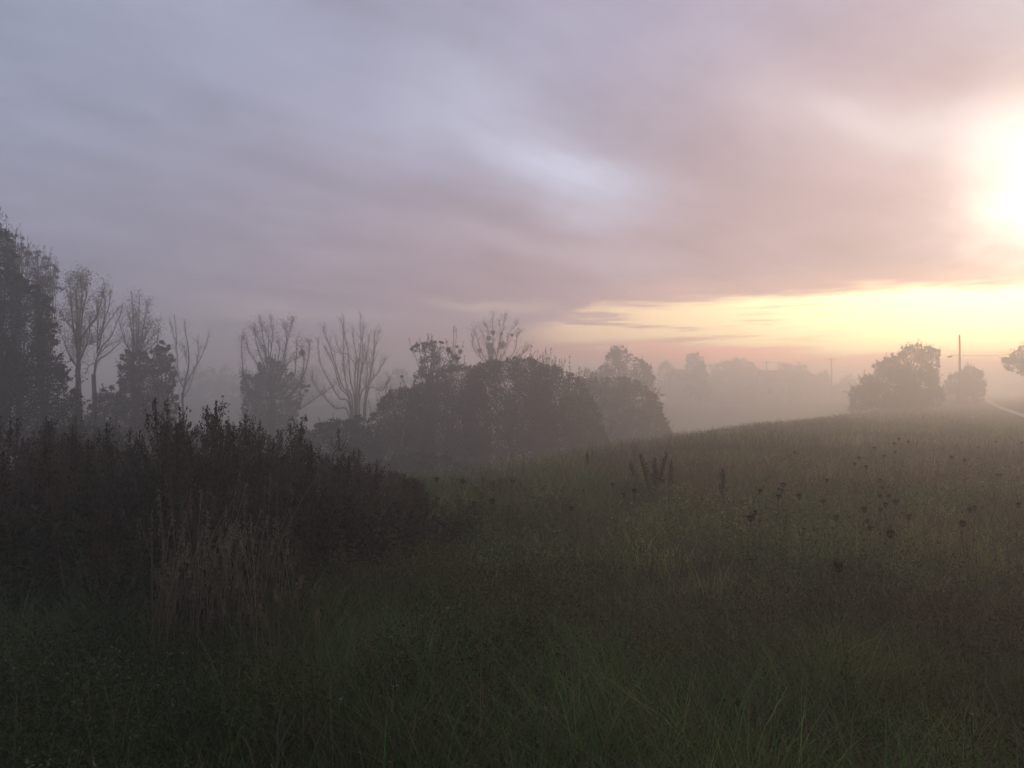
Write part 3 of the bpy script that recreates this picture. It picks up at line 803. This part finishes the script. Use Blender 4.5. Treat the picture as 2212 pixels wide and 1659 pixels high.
def build_posts():
    x, y, z = utility_pole("tall plain wooden pole rising from the smaller rounded bush, nearest pole at right", 2073, 724, 93, False, bracket=True)
    wire("thin overhead wire sagging from the tall right-hand pole to the right edge", (x, y, z - 2.3), (50.5, 60.0, 7.6), 1.1)
    x2, y2, z2 = utility_pole("thin plain pole standing against the pink sky left of the big bush", 1796, 773, 150, True)
    x3, y3, z3 = utility_pole("short pole with a crossarm between two faint crowns", 1656, 779, 160, True)
    wire("faint wire strung between the two far poles", (x2, y2, z2 - .15), (x3, y3, z3 - .15), 0.5)
    house("faint distant house whose roof and chimney show left of the oval tree", 1478, 799, 158, 3.6, 0.05, True)
    house("faint distant house with a low roof right of the crossarm pole", 1668, 801, 160, 4.6, -0.1, False)
    # small lit lamp far off
    x, y, z = at(1254, 816, 96); g = float(ground_z(x, y))
    t = empty("street_lamp", (x, y, g), "tiny lit street lamp shining in the notch right of the thicket", "lamp")
    m = MB(); m.tube(np.array([[x, y, g], [x, y, g + 2], [x, y, z - .1], [x + .1, y, z + .08], [x + .4, y, z + .12]]), np.array([.08, .06, .045, .04, .035]), 8, (0.12, 0.12, 0.12)); m.build("lamp_post", M_METAL, t, smooth=True)
    m = MB(); m.box((x + .5, y, z + .12), (0.22, 0.12, 0.05), 0, (0.15, 0.15, 0.15)); m.build("lamp_head", M_METAL, t)
    lm = bpy.data.materials.new("lit_lamp"); lm.use_nodes = True; p = lm.node_tree.nodes['Principled BSDF']
    p.inputs['Emission Color'].default_value = (1, 0.93, 0.8, 1); p.inputs['Emission Strength'].default_value = 6
    m = MB(); m.box((x + .5, y, z + .02), (0.08, 0.05, 0.04), 0); m.build("bulb", lm, t)


# ------------------------------------------------------------------ grass and herbs
def wedge(n, d0, d1, power=1.0, a0=-39, a1=39):
    r = (rng.random(n) * (d1 ** (2 * power) - d0 ** (2 * power)) + d0 ** (2 * power)) ** (1 / (2 * power))
    a = np.radians(rng.uniform(a0, a1, n))
    return r * np.sin(a), r * np.cos(a), r


def palette(x, y):
    g = noise2(x * 2.6, y * 2.6, 11) + .3 * noise2(x * .5, y * .5, 13); b = noise2(x * 1.7 + 9, y * 1.7, 12) + .3 * noise2(x * .4, y * .4, 14)
    gr = np.array([0.058, 0.098, 0.030]); ye = np.array([0.170, 0.175, 0.058]); br = np.array([0.175, 0.118, 0.064])
    w1 = np.clip(0.42 + g * 1.2, 0, 1)[:, None]; w2 = np.clip((b + (x / (np.abs(y) + 1.5)) * 0.65 - 0.22) * 1.1 + 0.03, 0, 1)[:, None] * 0.8
    c = gr * (1 - w1) + ye * w1
    sp = 0.95 + 0.42 * np.clip(noise2(x * 3.3 + 5, y * 3.3, 19), -1.1, 1.1)[:, None]      # darker and paler kinds of plant grow in patches
    return (c * (1 - w2) + br * w2) * sp


def blades(mb, x, y, h, w, lean, tint, seg=3, leandir=None):
    n = len(x); z = ground_z(x, y) - 0.02
    a = rng.uniform(0, 2 * np.pi, n)
    ux, uy = np.cos(a), np.sin(a)
    ld = rng.uniform(0, 2 * np.pi, n) if leandir is None else leandir + rng.normal(size=n) * 0.5
    lx, ly = np.cos(ld) * lean, np.sin(ld) * lean
    V = []
    for k in range(seg + 1):
        t = k / seg
        cx = x + lx * h * t ** 1.8; cy = y + ly * h * t ** 1.8; cz = z + h * t * (1 - 0.25 * lean * t)
        ww = w * (1 - t) ** 0.7 * 0.5 if k < seg else w * 0.04
        V.append(np.stack([cx - ux * ww, cy - uy * ww, cz], -1)); V.append(np.stack([cx + ux * ww, cy + uy * ww, cz], -1))
    V = np.stack(V, 1)
    f = []
    for k in range(seg): f.append([2 * k, 2 * k + 1, 2 * k + 3, 2 * k + 2])
    f = (np.arange(n)[:, None, None] * (2 * seg + 2) + np.array(f)[None]).reshape(-1, 4)
    mb.add(V.reshape(-1, 3), f, np.repeat(tint, 2 * seg + 2, axis=0))


def build_grass():
    mb = MB()
    for n, d0, d1, h0, h1, w, seg in ((100000, 1.0, 6, 0.09, 0.31, 0.0045, 3), (130000, 6, 16, 0.14, 0.36, 0.009, 3), (90000, 16, 42, 0.16, 0.38, 0.024, 2), (60000, 42, 130, 0.14, 0.34, 0.07, 2)):
        per = 26 if d1 < 20 else 1; tz = None
        x, y, r = wedge(n // per, d0, d1, 0.9, *((-58, 50) if d1 < 20 else (-46, 42)))
        if per > 1:
            rad = rng.uniform(.025, .07, len(x)) * (1.5 if d0 > 5 else 1); x0 = np.repeat(x, per); y0 = np.repeat(y, per); rr = np.repeat(rad, per)
            ox, oy = rng.normal(size=len(x0)) * rr, rng.normal(size=len(x0)) * rr
            x, y = x0 + ox, y0 + oy; tz = (np.arctan2(oy, ox), np.repeat(rng.uniform(.45, 1.5, len(rad)), per), np.repeat(rng.uniform(.5, 1.7, (len(rad), 1)), per, axis=0))
        n = len(x)
        road = np.abs((x - 4.2 - 0.556 * y) * 0.874)
        k = (road > 1.0) & (edge_s(x, y) < 16) & (rng.random(n) < np.clip(1.1 + noise2(x * 2.2, y * 2.2, 5), 0.25, 1))
        x, y = x[k], y[k]; m = len(x); road = road[k]
        if tz: tz = tuple(q_[k] for q_ in tz)
        hh = rng.uniform(h0, h1, m) * np.clip(1 + 0.6 * noise2(x * 2.6, y * 2.6, 21), .3, 1.8) * np.clip(road / 4, 0.15, 1)
        hh = hh * np.where(y > 60, 0.6, 1)
        if tz: hh = hh * tz[1]
        t = palette(x, y) * rng.uniform(0.6, 1.5, (m, 1)); t *= 1 + 0.12 * rng.normal(size=(m, 3))
        if tz: t = t * tz[2]
        dry = rng.random(m) < 0.22; t[dry] = np.array([0.16, 0.135, 0.08]) * rng.uniform(.5, 1.2, (dry.sum(), 1))
        # blown over towards the left in the right-hand part
        blades(mb, x, y, np.clip(hh, .05, 1), w * rng.uniform(.6, 1.4, m), rng.uniform(0.25, 1.0, m), np.clip(t, .004, 1), seg, leandir=None if tz is None else tz[0])
    # taller flowering stems leaning left at the lower right
    x, y, r = wedge(5200, 2.2, 11, 0.8, 6, 42); m = len(x)
    k = noise2(x * 4.5, y * 4.5, 31) > 0.0; x, y = x[k], y[k]; m = len(x)
    blades(mb, x, y, rng.uniform(.35, .70, m), 0.0045 * np.ones(m), rng.uniform(.5, .9, m), np.array([0.13, 0.115, 0.075]) * rng.uniform(.5, 1.3, (m, 1)), 4, leandir=np.pi)
    # seeding stems everywhere, upright
    x, y, r = wedge(9000, 2.2, 24, 0.9); k = edge_s(x, y) < 3; x, y = x[k], y[k]; m = len(x)
    blades(mb, x, y, rng.uniform(.35, .65, m), 0.006 + 0.0007 * y, rng.uniform(.1, .45, m), np.array([0.11, 0.095, 0.06]) * rng.uniform(.4, 1.3, (m, 1)), 3)
    tag(mb.build("grass", M_GRASS), "rough meadow grass, green and straw brown, covering the foreground slope", "grass", kind="stuff")
    # broad-leaved herbs low in the grass
    mb = MB()
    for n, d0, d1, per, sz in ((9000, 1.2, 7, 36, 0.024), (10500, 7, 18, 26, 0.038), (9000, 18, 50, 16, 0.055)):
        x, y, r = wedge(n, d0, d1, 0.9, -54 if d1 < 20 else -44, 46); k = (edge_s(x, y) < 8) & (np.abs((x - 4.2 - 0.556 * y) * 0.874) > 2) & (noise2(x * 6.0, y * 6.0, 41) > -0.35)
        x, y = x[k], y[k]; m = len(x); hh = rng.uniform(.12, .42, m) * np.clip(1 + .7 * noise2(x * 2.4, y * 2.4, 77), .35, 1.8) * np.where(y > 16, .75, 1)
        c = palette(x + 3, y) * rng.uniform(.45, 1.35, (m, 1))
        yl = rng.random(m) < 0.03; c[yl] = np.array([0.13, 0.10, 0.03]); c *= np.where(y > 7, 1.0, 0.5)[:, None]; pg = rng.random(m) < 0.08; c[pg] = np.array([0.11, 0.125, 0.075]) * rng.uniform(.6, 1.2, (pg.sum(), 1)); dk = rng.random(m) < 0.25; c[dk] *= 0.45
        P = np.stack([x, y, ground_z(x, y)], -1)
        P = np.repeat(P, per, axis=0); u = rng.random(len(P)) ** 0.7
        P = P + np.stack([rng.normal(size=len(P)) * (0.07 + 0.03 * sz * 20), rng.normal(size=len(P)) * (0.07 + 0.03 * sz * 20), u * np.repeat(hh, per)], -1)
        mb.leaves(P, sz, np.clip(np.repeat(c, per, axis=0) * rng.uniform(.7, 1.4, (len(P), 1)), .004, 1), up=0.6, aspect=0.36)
    tag(mb.build("herb_leaves", M_HERB), "low broad-leaved herbs growing through the meadow grass", "ground cover", kind="stuff")


def copy_thing(src, loc, rz, sc, label, group):
    c = src.copy(); COL.objects.link(c); c.location = loc; c.rotation_euler = (0, 0, rz); c.scale = (sc[0], sc[0], sc[1])
    c["label"] = label; c["group"] = group
    for ch in src.children:
        d = ch.copy(); COL.objects.link(d); d.parent = c
    return c


def weed_proto(seed, h, kind):
    """a tall herb: stem, ascending side branches, small leaves, dense seed plumes at the top (unit height in metres)"""
    random.seed(seed)
    t = empty("tall_weed", (0, 0, 0), "x", "weed", "x")
    st = MB(); lf = MB(); sd = MB()
    ks = np.linspace(0, 1, 10); bend = random.uniform(-.10, .10)
    S_ = np.stack([bend * ks ** 2 * h, random.uniform(-.08, .08) * ks ** 2 * h, h * ks], -1)
    stem_c = (0.12, 0.09, 0.058)
    st.tube(S_, np.linspace(0.0075, 0.0025, 10), 5, stem_c)
    nb = random.randint(14, 20)
    for i in range(nb):
        u = 0.22 + 0.75 * i / nb; p = S_[int(u * 9)] * 1.0; a = i * 2.4 + random.uniform(-.4, .4)
        ln = (0.40 * (1.15 - u) + 0.07) * random.uniform(.7, 1.25) * h
        d = np.array([math.cos(a) * .62, math.sin(a) * .62, 1.0]); d /= np.linalg.norm(d)
        k2 = np.linspace(0, 1, 6)[:, None]
        B = p + d * ln * k2 + np.array([0, 0, 0.10 * ln]) * k2 ** 2 + rng.normal(size=(6, 3)) * 0.004
        st.tube(B, np.linspace(0.0035, 0.0015, 6), 4, stem_c)
        n = 26
        q = rng.random(n) ** 0.6; P = p + d * ln * q[:, None] + rng.normal(size=(n, 3)) * 0.017
        tgt = sd if (u > 0.5 or kind == 2) else lf
        colr = np.array([0.054, 0.044, 0.026]) if kind != 1 else np.array([0.090, 0.050, 0.030])
        if tgt is lf: colr = np.array([0.040, 0.044, 0.022])
        tgt.leaves(P, 0.030 if tgt is sd else 0.055, colr * rng.uniform(.5, 1.5, (n, 1)), up=1.2, aspect=0.4)
    # terminal plume
    n = 90; q = rng.random(n); P = S_[-1] + np.stack([rng.normal(size=n) * .016 * (1.3 - q), rng.normal(size=n) * .016 * (1.3 - q), -0.22 * h + q * 0.27 * h], -1)
    sd.leaves(P, 0.028, np.array([0.044, 0.036, 0.024]) * rng.uniform(.5, 1.5, (n, 1)), up=1.5, aspect=0.4)
    # lower hanging leaves
    n = 260; q = rng.random(n); P = np.stack([rng.normal(size=n) * .13, rng.normal(size=n) * .13, 0.05 + q * 0.6 * h], -1)
    lf.leaves(P, 0.07, np.array([0.046, 0.050, 0.024]) * rng.uniform(.5, 1.5, (n, 1)), up=-0.2, aspect=0.35)
    st.build("stem", M_DRY, t); lf.build("leaves", M_LEAF, t); sd.build("seed_plumes", M_LEAF, t)
    return t


def build_weeds():
    top_px = [(-120, 895), (0, 888), (60, 905), (120, 900), (200, 908), (300, 925), (352, 880), (372, 905), (400, 918), (430, 912), (470, 893), (490, 890), (530, 922), (545, 912), (600, 935), (640, 912), (660, 955), (700, 962), (742, 938), (770, 965), (800, 985), (840, 1010), (880, 1028), (920, 1048), (1000, 1085), (1130, 1130)]
    tx, ty = zip(*top_px)
    protos = [weed_proto(100 + i, 1.0, (0, 0, 1, 2, 0, 1)[i]) for i in range(6)]
    used = [False] * 6
    spots = []
    # front fringe, body and back row
    tries = 0
    while len(spots) < 298 and tries < 30000:
        tries += 1
        Y = 5.2 + 9.0 * random.random() ** 0.9; px = random.uniform(-90, 905) if random.random() < 0.87 else random.uniform(860, 1120)
        if px > 700 and Y < 6.0 + (px - 700) * 0.007: continue
        x = (px - 1106) / F * Y
        if any((x - a) ** 2 + (Y - b) ** 2 < 0.21 ** 2 for a, b, *_ in spots): continue
        zt = EYE + (842 - np.interp(px, tx, ty)) / F * Y
        g = float(ground_z(x, Y))
        h = (zt - g) * random.uniform(0.55, 0.99)
        if px > 860: h = max(.35, (zt - g) * random.uniform(.8, 1.08))
        if Y < 6.6: h *= random.uniform(0.35, 0.85)
        spots.append((x, Y, g, h))
    # named plumes that stand clear against the mist
    star = [(352, 874, 7.2), (372, 892, 7.8), (404, 905, 8.2), (437, 905, 8.8), (468, 884, 8.0), (485, 878, 8.3), (540, 905, 8.6), (562, 915, 9.4), (640, 908, 9.0), (742, 932, 10.2)]
    for i, (px, py, Y) in enumerate(star):
        x, y, z = at(px, py, Y); g = float(ground_z(x, y)); spots[i] = (x, y, g, z - g)
    sl = ["tallest dark plume at the left of the gap, standing out before the slim bare tree", "dark seed plume directly right of the tallest plume", "drooping dark plume in the middle of the misty gap, below the slim tree",
          "short forked plume in the right part of the misty gap", "upright dark plume at the right of the misty gap", "slender pointed plume rightmost in the misty gap",
          "broad dark plume below the left side of the ivy-clad tree", "dense dark plume under the middle of the ivy-clad tree", "tall bushy plume right of the ivy-clad tree's foot", "lone dark plume below the fan-shaped tree"]
    for i, (x, y, g, h) in enumerate(spots):
        k = random.randrange(6)
        red = x / y > -0.21 and y > 6
        if red: k = random.choice((2, 5))
        sc = (random.uniform(0.8, 1.35) * min(1, .5 + h * .5), h)
        if i < 10: lab = sl[i]
        else:
            ppx = 1106 + x / y * F
            colr = "reddish brown" if red else ("rusty" if k in (2, 5) else "dark")
            size = "short" if h < 0.7 else ("medium" if h < 1.15 else ("tall" if h < 1.45 else "towering"))
            row = "front edge" if y < 6.3 else ("front half" if y < 8.2 else ("middle" if y < 10.4 else ("rear" if y < 12.4 else "far rear edge")))
            zone = "outside the left edge" if ppx < 0 else next(t_ for a_, t_ in ((90, "below the tall dense green tree"), (160, "left of the thickest bare trunk"), (235, "below the forked bare tree"), (300, "below the left side of the round shrub"),
                (370, "below the right side of the round shrub"), (440, "below the slim bare tree"), (510, "below the misty gap"), (570, "below the left side of the ivy-clad tree"), (640, "below the ivy-clad tree's right side"),
                (720, "between ivy-clad and fan-shaped trees"), (800, "below the fan-shaped tree"), (880, "at the right end"), (2400, "straying into the meadow")) if ppx < a_)
            lab = "%s %s weed, thicket %s, %s" % (size, colr, row, zone)
        if not used[k]:
            used[k] = True; o = protos[k]; o.location = (x, y, g - .02); o.rotation_euler = (0, 0, random.uniform(0, 6.28)); o.scale = (sc[0], sc[0], sc[1]); o["label"] = lab; o["group"] = "tall weeds of the left thicket"
        else: copy_thing(protos[k], (x, y, g - .02), random.uniform(0, 6.28), sc, lab, "tall weeds of the left thicket")
    for k in range(6):
        if not used[k]:
            for c in list(protos[k].children): bpy.data.objects.remove(c)
            bpy.data.objects.remove(protos[k])


def build_umbels():
    P = [(1504 + .32 * a, 884.8 + .32 * b) for a, b in [(1080, 340), (1072, 380), (1175, 408), (1395, 208), (1440, 230), (1353, 243), (1335, 298), (1283, 323), (1230, 270), (600, 527), (537, 553), (588, 560), (592, 605), (443, 570),
         (720, 607), (868, 638), (1282, 538), (1245, 600), (1320, 595), (1312, 645), (1240, 660), (1258, 692), (1110, 690), (1130, 770), (975, 750), (1160, 825), (1818, 352), (1745, 335), (1932, 265), (2015, 225), (2190, 230), (1245, 490),
         (2155, 660), (330, 755), (395, 720), (1025, 1105), (1385, 742), (1780, 790), (640, 300), (885, 500), (2030, 450), (2068, 452), (1825, 690), (1890, 690), (1315, 860)]]
    P += [(796.3 + .32 * a, 929 + .32 * b) for a, b in [(447, 348), (637, 355), (603, 365), (940, 360), (1668, 383), (1777, 422), (1693, 450), (475, 480), (710, 512), (852, 495), (1340, 540)]]
    protos = []
    for i in range(4):
        t = empty("wild_carrot", (0, 0, 0), "x", "plant", "x"); st = MB(); hd = MB(); random.seed(50 + i)
        H = 1.0; ks = np.linspace(0, 1, 8); S_ = np.stack([0.06 * np.sin(ks * 2 + i) * ks, 0.04 * ks ** 2, ks * H], -1)
        st.tube(S_, np.linspace(0.0028, 0.0016, 8), 5, (0.075, 0.075, 0.035))
        for j in range(16):      # the closed bird's-nest head
            a = j * 2.4; r = 0.026 * math.sqrt((j + .5) / 16) * 1.2
            q = np.array([[0, 0, 0], [math.cos(a) * r * 1.1, math.sin(a) * r * 1.1, 0.022], [math.cos(a) * r * 0.9, math.sin(a) * r * .9, 0.045]]) + S_[-1]
            hd.tube(q, np.array([0.0014, .0014, .001]), 3, (0.035, 0.026, 0.02))
            n = 6; hd.leaves(q[-1] + rng.normal(size=(n, 3)) * 0.006, 0.013, np.array([0.035, 0.026, 0.02]) * rng.uniform(.6, 1.3, (n, 1)), up=1)
        n = 14; lf = MB(); q = rng.random(n); lf.leaves(S_[(q * 6).astype(int)] + rng.normal(size=(n, 3)) * 0.03, 0.05, np.array([0.045, 0.045, 0.02]) * rng.uniform(.6, 1.3, (n, 1)), aspect=.3)
        st.build("stem", M_DRY, t); hd.build("seed_head", M_DRY, t); lf.build("leaves", M_LEAF, t)
        protos.append(t)
    for i, (px, py) in enumerate(P):
        hz = random.uniform(.62, .86)
        Y = (EYE - hz) * F / (py - 842)
        for _ in range(4):
            x = (px - 1106) / F * Y; g = float(ground_z(x, Y)); Y = (EYE - hz - g) * F / (py - 842)
        Y = min(Y, 26); x, Y, z = at(px, py, Y); g = float(ground_z(x, Y)); h = max(.3, z - g)
        s = random.uniform(.5, .88) * max(1, Y / 8) ** 0.35
        side = "left" if px < 1250 else ("middle" if px < 1800 else "right-hand")
        dist = "far" if py < 990 else ("near" if py > 1110 else "mid")
        lab = {"far": "faded dry seed head on a thin stalk in the upper %s meadow", "mid": "dark round dry seed head standing above the %s meadow", "near": "larger dark dry seed head low in the %s meadow"}[dist] % side
        g_ = "dry seed heads scattered over the meadow"
        if i < 4: o = protos[i]; o.location = (x, Y, g); o.scale = (s, s, h); o["label"] = lab; o["group"] = g_
        else: copy_thing(protos[i % 4], (x, Y, g), random.uniform(0, 6.28), (s, h), lab, g_)


def dock(label, px, base, top, seed, lean):
    random.seed(seed)
    g0 = 0.0; Y = (EYE) * F / (base - 842)
    x = (px - 1106) / F * Y; g = float(ground_z(x, Y)); Y = (EYE - g) * F / (base - 842); x = (px - 1106) / F * Y; g = float(ground_z(x, Y))
    H = (base - top) / F * Y * 1.12
    t = empty("dock_plant", (x, Y, g), label, "plant", "rusty dock stalks in the middle of the meadow")
    ks = np.linspace(0, 1, 10); P = np.stack([x + lean * H * ks ** 1.4, Y + .03 * ks, g + H * ks], -1)
    m = MB(); m.tube(P, np.linspace(.010, .004, 10), 6, (0.08, 0.045, 0.03))
    sd = MB()
    for i in range(12):
        u = .35 +   .6 * i / 12; p = P[int(u * 9)]; a = i * 2.4; ln = .22 * H * (1.2 - u) + .05
        e = p + np.array([math.cos(a) * .35, math.sin(a) * .35, 1]) * ln; Q = np.array([p, (p + e) / 2 + [0, 0, .01], e]); m.tube(Q, np.array([.004, .003, .002]), 4, (0.08, 0.045, 0.03))
        n = 60; q = rng.random((n, 1)); sd.leaves(p + (e - p) * q + rng.normal(size=(n, 3)) * .010, .022, np.array([0.028, 0.017, 0.012]) * rng.uniform(.5, 1.4, (n, 1)))
    n = 150; q = .4 + .62 * rng.random(n); sd.leaves(P[0] + np.stack([lean * H * q ** 1.4, .03 * q, H * q], -1) + rng.normal(size=(n, 3)) * .009, .022, np.array([0.026, 0.016, 0.011]) * rng.uniform(.5, 1.4, (n, 1)))
    lf = MB(); n = 26; q = rng.random(n) * .35; lf.leaves(P[0] + np.stack([lean * H * q, 0 * q, H * q], -1) + rng.normal(size=(n, 3)) * .05, .13, np.array([0.06, 0.05, 0.025]) * rng.uniform(.5, 1.4, (n, 1)), aspect=.3)
    m.build("stalk", M_DRY, t); sd.build("seed_spike", M_DRY, t); lf.build("leaves", M_LEAF, t)


def build_small():
    for i, (lab, px, b, tp, ln) in enumerate([("leftmost dock stalk of the middle group, leaning left", 1378, 1062, 1008, -.30), ("slender tall dock stalk leaning left beside the thick one", 1404, 1078, 990, -.22),
            ("thickest and darkest dock stalk in the middle of the group", 1415, 1082, 1000, .0), ("tall dock stalk leaning right of the thick one", 1420, 1076, 988, .22),
            ("rightmost dock stalk of the middle group", 1447, 1070, 1005, .05), ("single faint dock stalk left of the dock group", 1268, 1030, 985, .02),
            ("lone thin dock stalk standing right of the dock group", 1562, 1105, 1025, .0), ("pale rusty stalk at the right end of the weed thicket", 905, 1120, 1060, .1)]):
        dock(lab, px, b, tp, 300 + i, ln)
    # clumps of pale dry grass stalks in front of the weed thicket
    random.seed(5)
    labs = {0: "clump of tall pale grass stalks at the left front of the weed thicket", 1: "clump of pale dry grass stalks before the middle of the thicket", 2: "clump of rust-tinged dry grass stalks at the right front of the thicket"}
    for i in range(30):
        px = 350 + (i % 11) * 26 + random.uniform(-26, 26); Y = random.uniform(4.5, 5.5); x = (px - 1106) / F * Y; g = float(ground_z(x, Y))
        t = empty("dry_grass_clump", (x, Y, g), ("%s clump of %s grass stalks, %s, at thicket %s" % (("thin", "full", "ragged")[i % 3], ("pale", "straw-coloured")[i % 2], "far left in the row" if i % 11 < 2 else ("left in the row" if i % 11 < 4 else ("mid-row" if i % 11 < 7 else ("right in the row" if i % 11 < 9 else "far right in the row"))), "foot" if Y < 5 else "face")), "grass clump", "pale dry stalks before the weed thicket")
        st = MB(); pa = MB()
        zt = EYE - (random.uniform(1030, 1240) - 842) / F * Y - g
        for j in range(random.randint(4, 11)):
            h = zt * random.uniform(.45, 1.1); ks = np.linspace(0, 1, 7); bx, by = x + random.gauss(0, .09), Y + random.gauss(0, .09); l = random.gauss(.03, .12)
            P = np.stack([bx + l * h * ks ** 2 * 1.2, by + random.gauss(0, .05) * ks ** 2, g + h * ks], -1)
            tn = np.array([0.30, 0.245, 0.165]) * random.uniform(.55, 1.15)
            st.tube(P, np.linspace(.0035, .0018, 7), 4, tn)
            n = 26; q = rng.random(n); pa.leaves(P[-1] + np.stack([rng.normal(size=n) * .008, rng.normal(size=n) * .008, -.16 * q * h + .02], -1), .022, tn * rng.uniform(.7, 1.3, (n, 1)), up=2, aspect=.25)
        st.build("stalks", M_DRY, t); pa.build("seed_panicles", M_DRY, t)
    # bare forked twig at the bottom
    x, Y, z = at(598, 1660, 3.25); g = float(ground_z(x, Y)); t = empty("bare_sapling", (x, Y, g), "small bare forked sapling near the bottom edge, left of centre", "sapling")
    m = MB(); tw = MB(); mp = lambda L: np.array([at(a, b, 3.25 + .0 * i) for i, (a, b) in enumerate(L)])
    cc = (0.17, 0.15, 0.12)
    m.tube(np.vstack([[x, Y, g - .05], smooth_poly(mp([(597, 1700), (602, 1622), (600, 1590), (606, 1545), (618, 1500)]), 12)]), np.linspace(.007, .0025, 13), 6, cc)
    tw.tube(smooth_poly(mp([(602, 1620), (612, 1595), (628, 1565), (640, 1545)]), 8), np.linspace(.004, .0018, 8), 5, cc)
    tw.tube(smooth_poly(mp([(604, 1560), (612, 1552), (618, 1548)]), 5), np.linspace(.003, .0015, 5), 5, cc)
    m.build("stem", M_BARK, t); tw.build("twigs", M_BARK, t)
    # small white flowers
    fl = [(978, 1041), (1012, 1047), (1030, 1048), (900, 1304), (912, 1330), (1003, 1296), (968, 1312), (852, 1478), (742, 1505), (850, 1412), (240, 1258), (290, 1278), (2095, 1540), (846, 1375)]
    names = ["white flower head far off in the left meadow, leftmost of three", "white flower head far off in the left meadow, middle of three", "white flower head far off in the left meadow, rightmost of three"]
    for i, (px, py) in enumerate(fl):
        hz = .42 if py > 1200 else .6; Y = (EYE - hz) * F / (py - 842); x, Y, z = at(px, py, Y); g = float(ground_z(x, Y))
        t = empty("white_flower", (x, Y, g), names[i] if i < 3 else ("tiny white flower in the grass at the lower left" if px < 400 else ("tiny white flower low at the right" if px > 1500 else "tiny white flower in the dark grass left of centre")), "flower", "small white flowers in the grass")
        m = MB(); m.tube(np.array([[x, Y, g], [x + .01, Y, (g + z) / 2], [x, Y, z]]), .002, 4, (0.05, 0.06, 0.03)); m.build("stem", M_DRY, t)
        h = MB(); n = 14 if i < 3 else 4; rr = .022 if i < 3 else .005; p = rng.normal(size=(n, 3)) * np.array([rr, rr, .003]) + np.array([x, Y, z]); h.leaves(p, .012, np.array([.36, .36, .34]) * rng.uniform(.6, 1.1, (n, 1)), aspect=.8); h.build("petals", M_DRY, t)


build_left_trees()
build_thicket()
build_far()
build_posts()
build_grass()
build_weeds()
build_umbels()
build_small()


def tell_apart():
    by = {}
    for o in COL.objects:
        if o.parent is None and "label" in o: by.setdefault(o["label"], []).append(o)
    for lab, L in by.items():
        if len(L) < 2: continue
        L.sort(key=lambda o: o.location.x / max(o.location.y, 0.1)); n = len(L)
        words = ["leftmost", "second leftmost", "third leftmost", "fourth leftmost", "fifth leftmost", "sixth leftmost", "seventh leftmost", "eighth leftmost", "ninth leftmost", "tenth leftmost", "eleventh leftmost", "twelfth leftmost"]
        back = ["rightmost", "second rightmost", "third rightmost", "fourth rightmost", "fifth rightmost", "sixth rightmost", "seventh rightmost", "eighth rightmost", "ninth rightmost", "tenth rightmost", "eleventh rightmost", "twelfth rightmost"]
        for i, o in enumerate(L):
            w = words[i] if i < (n + 1) // 2 else back[n - 1 - i]
            if i >= 12 and n - 1 - i >= 12: continue
            o["label"] = lab + ", " + w
tell_apart()


# ------------------------------------------------------------------ the mist
def build_haze():
    m = bpy.data.materials.new("mist"); m.use_nodes = True; nt = m.node_tree; nt.nodes.clear()
    out = nt.nodes.new('ShaderNodeOutputMaterial'); v = nt.nodes.new('ShaderNodeVolumePrincipled')
    v.inputs['Color'].default_value = (0.935, 0.925, 0.925, 1); v.inputs['Density'].default_value = 0.0122; v.inputs['Anisotropy'].default_value = 0.68
    nt.links.new(v.outputs[0], out.inputs['Volume'])
    z1 = EYE + 7.0; z0 = -7.0
    mb = MB(); mb.box((0, 100, (z0 + z1) / 2), (430, 330, (z1 - z0) / 2))
    o = mb.build("haze", m); tag(o, "thin pale evening mist filling the valley and lying over the meadow", "haze", kind="stuff")
build_haze()
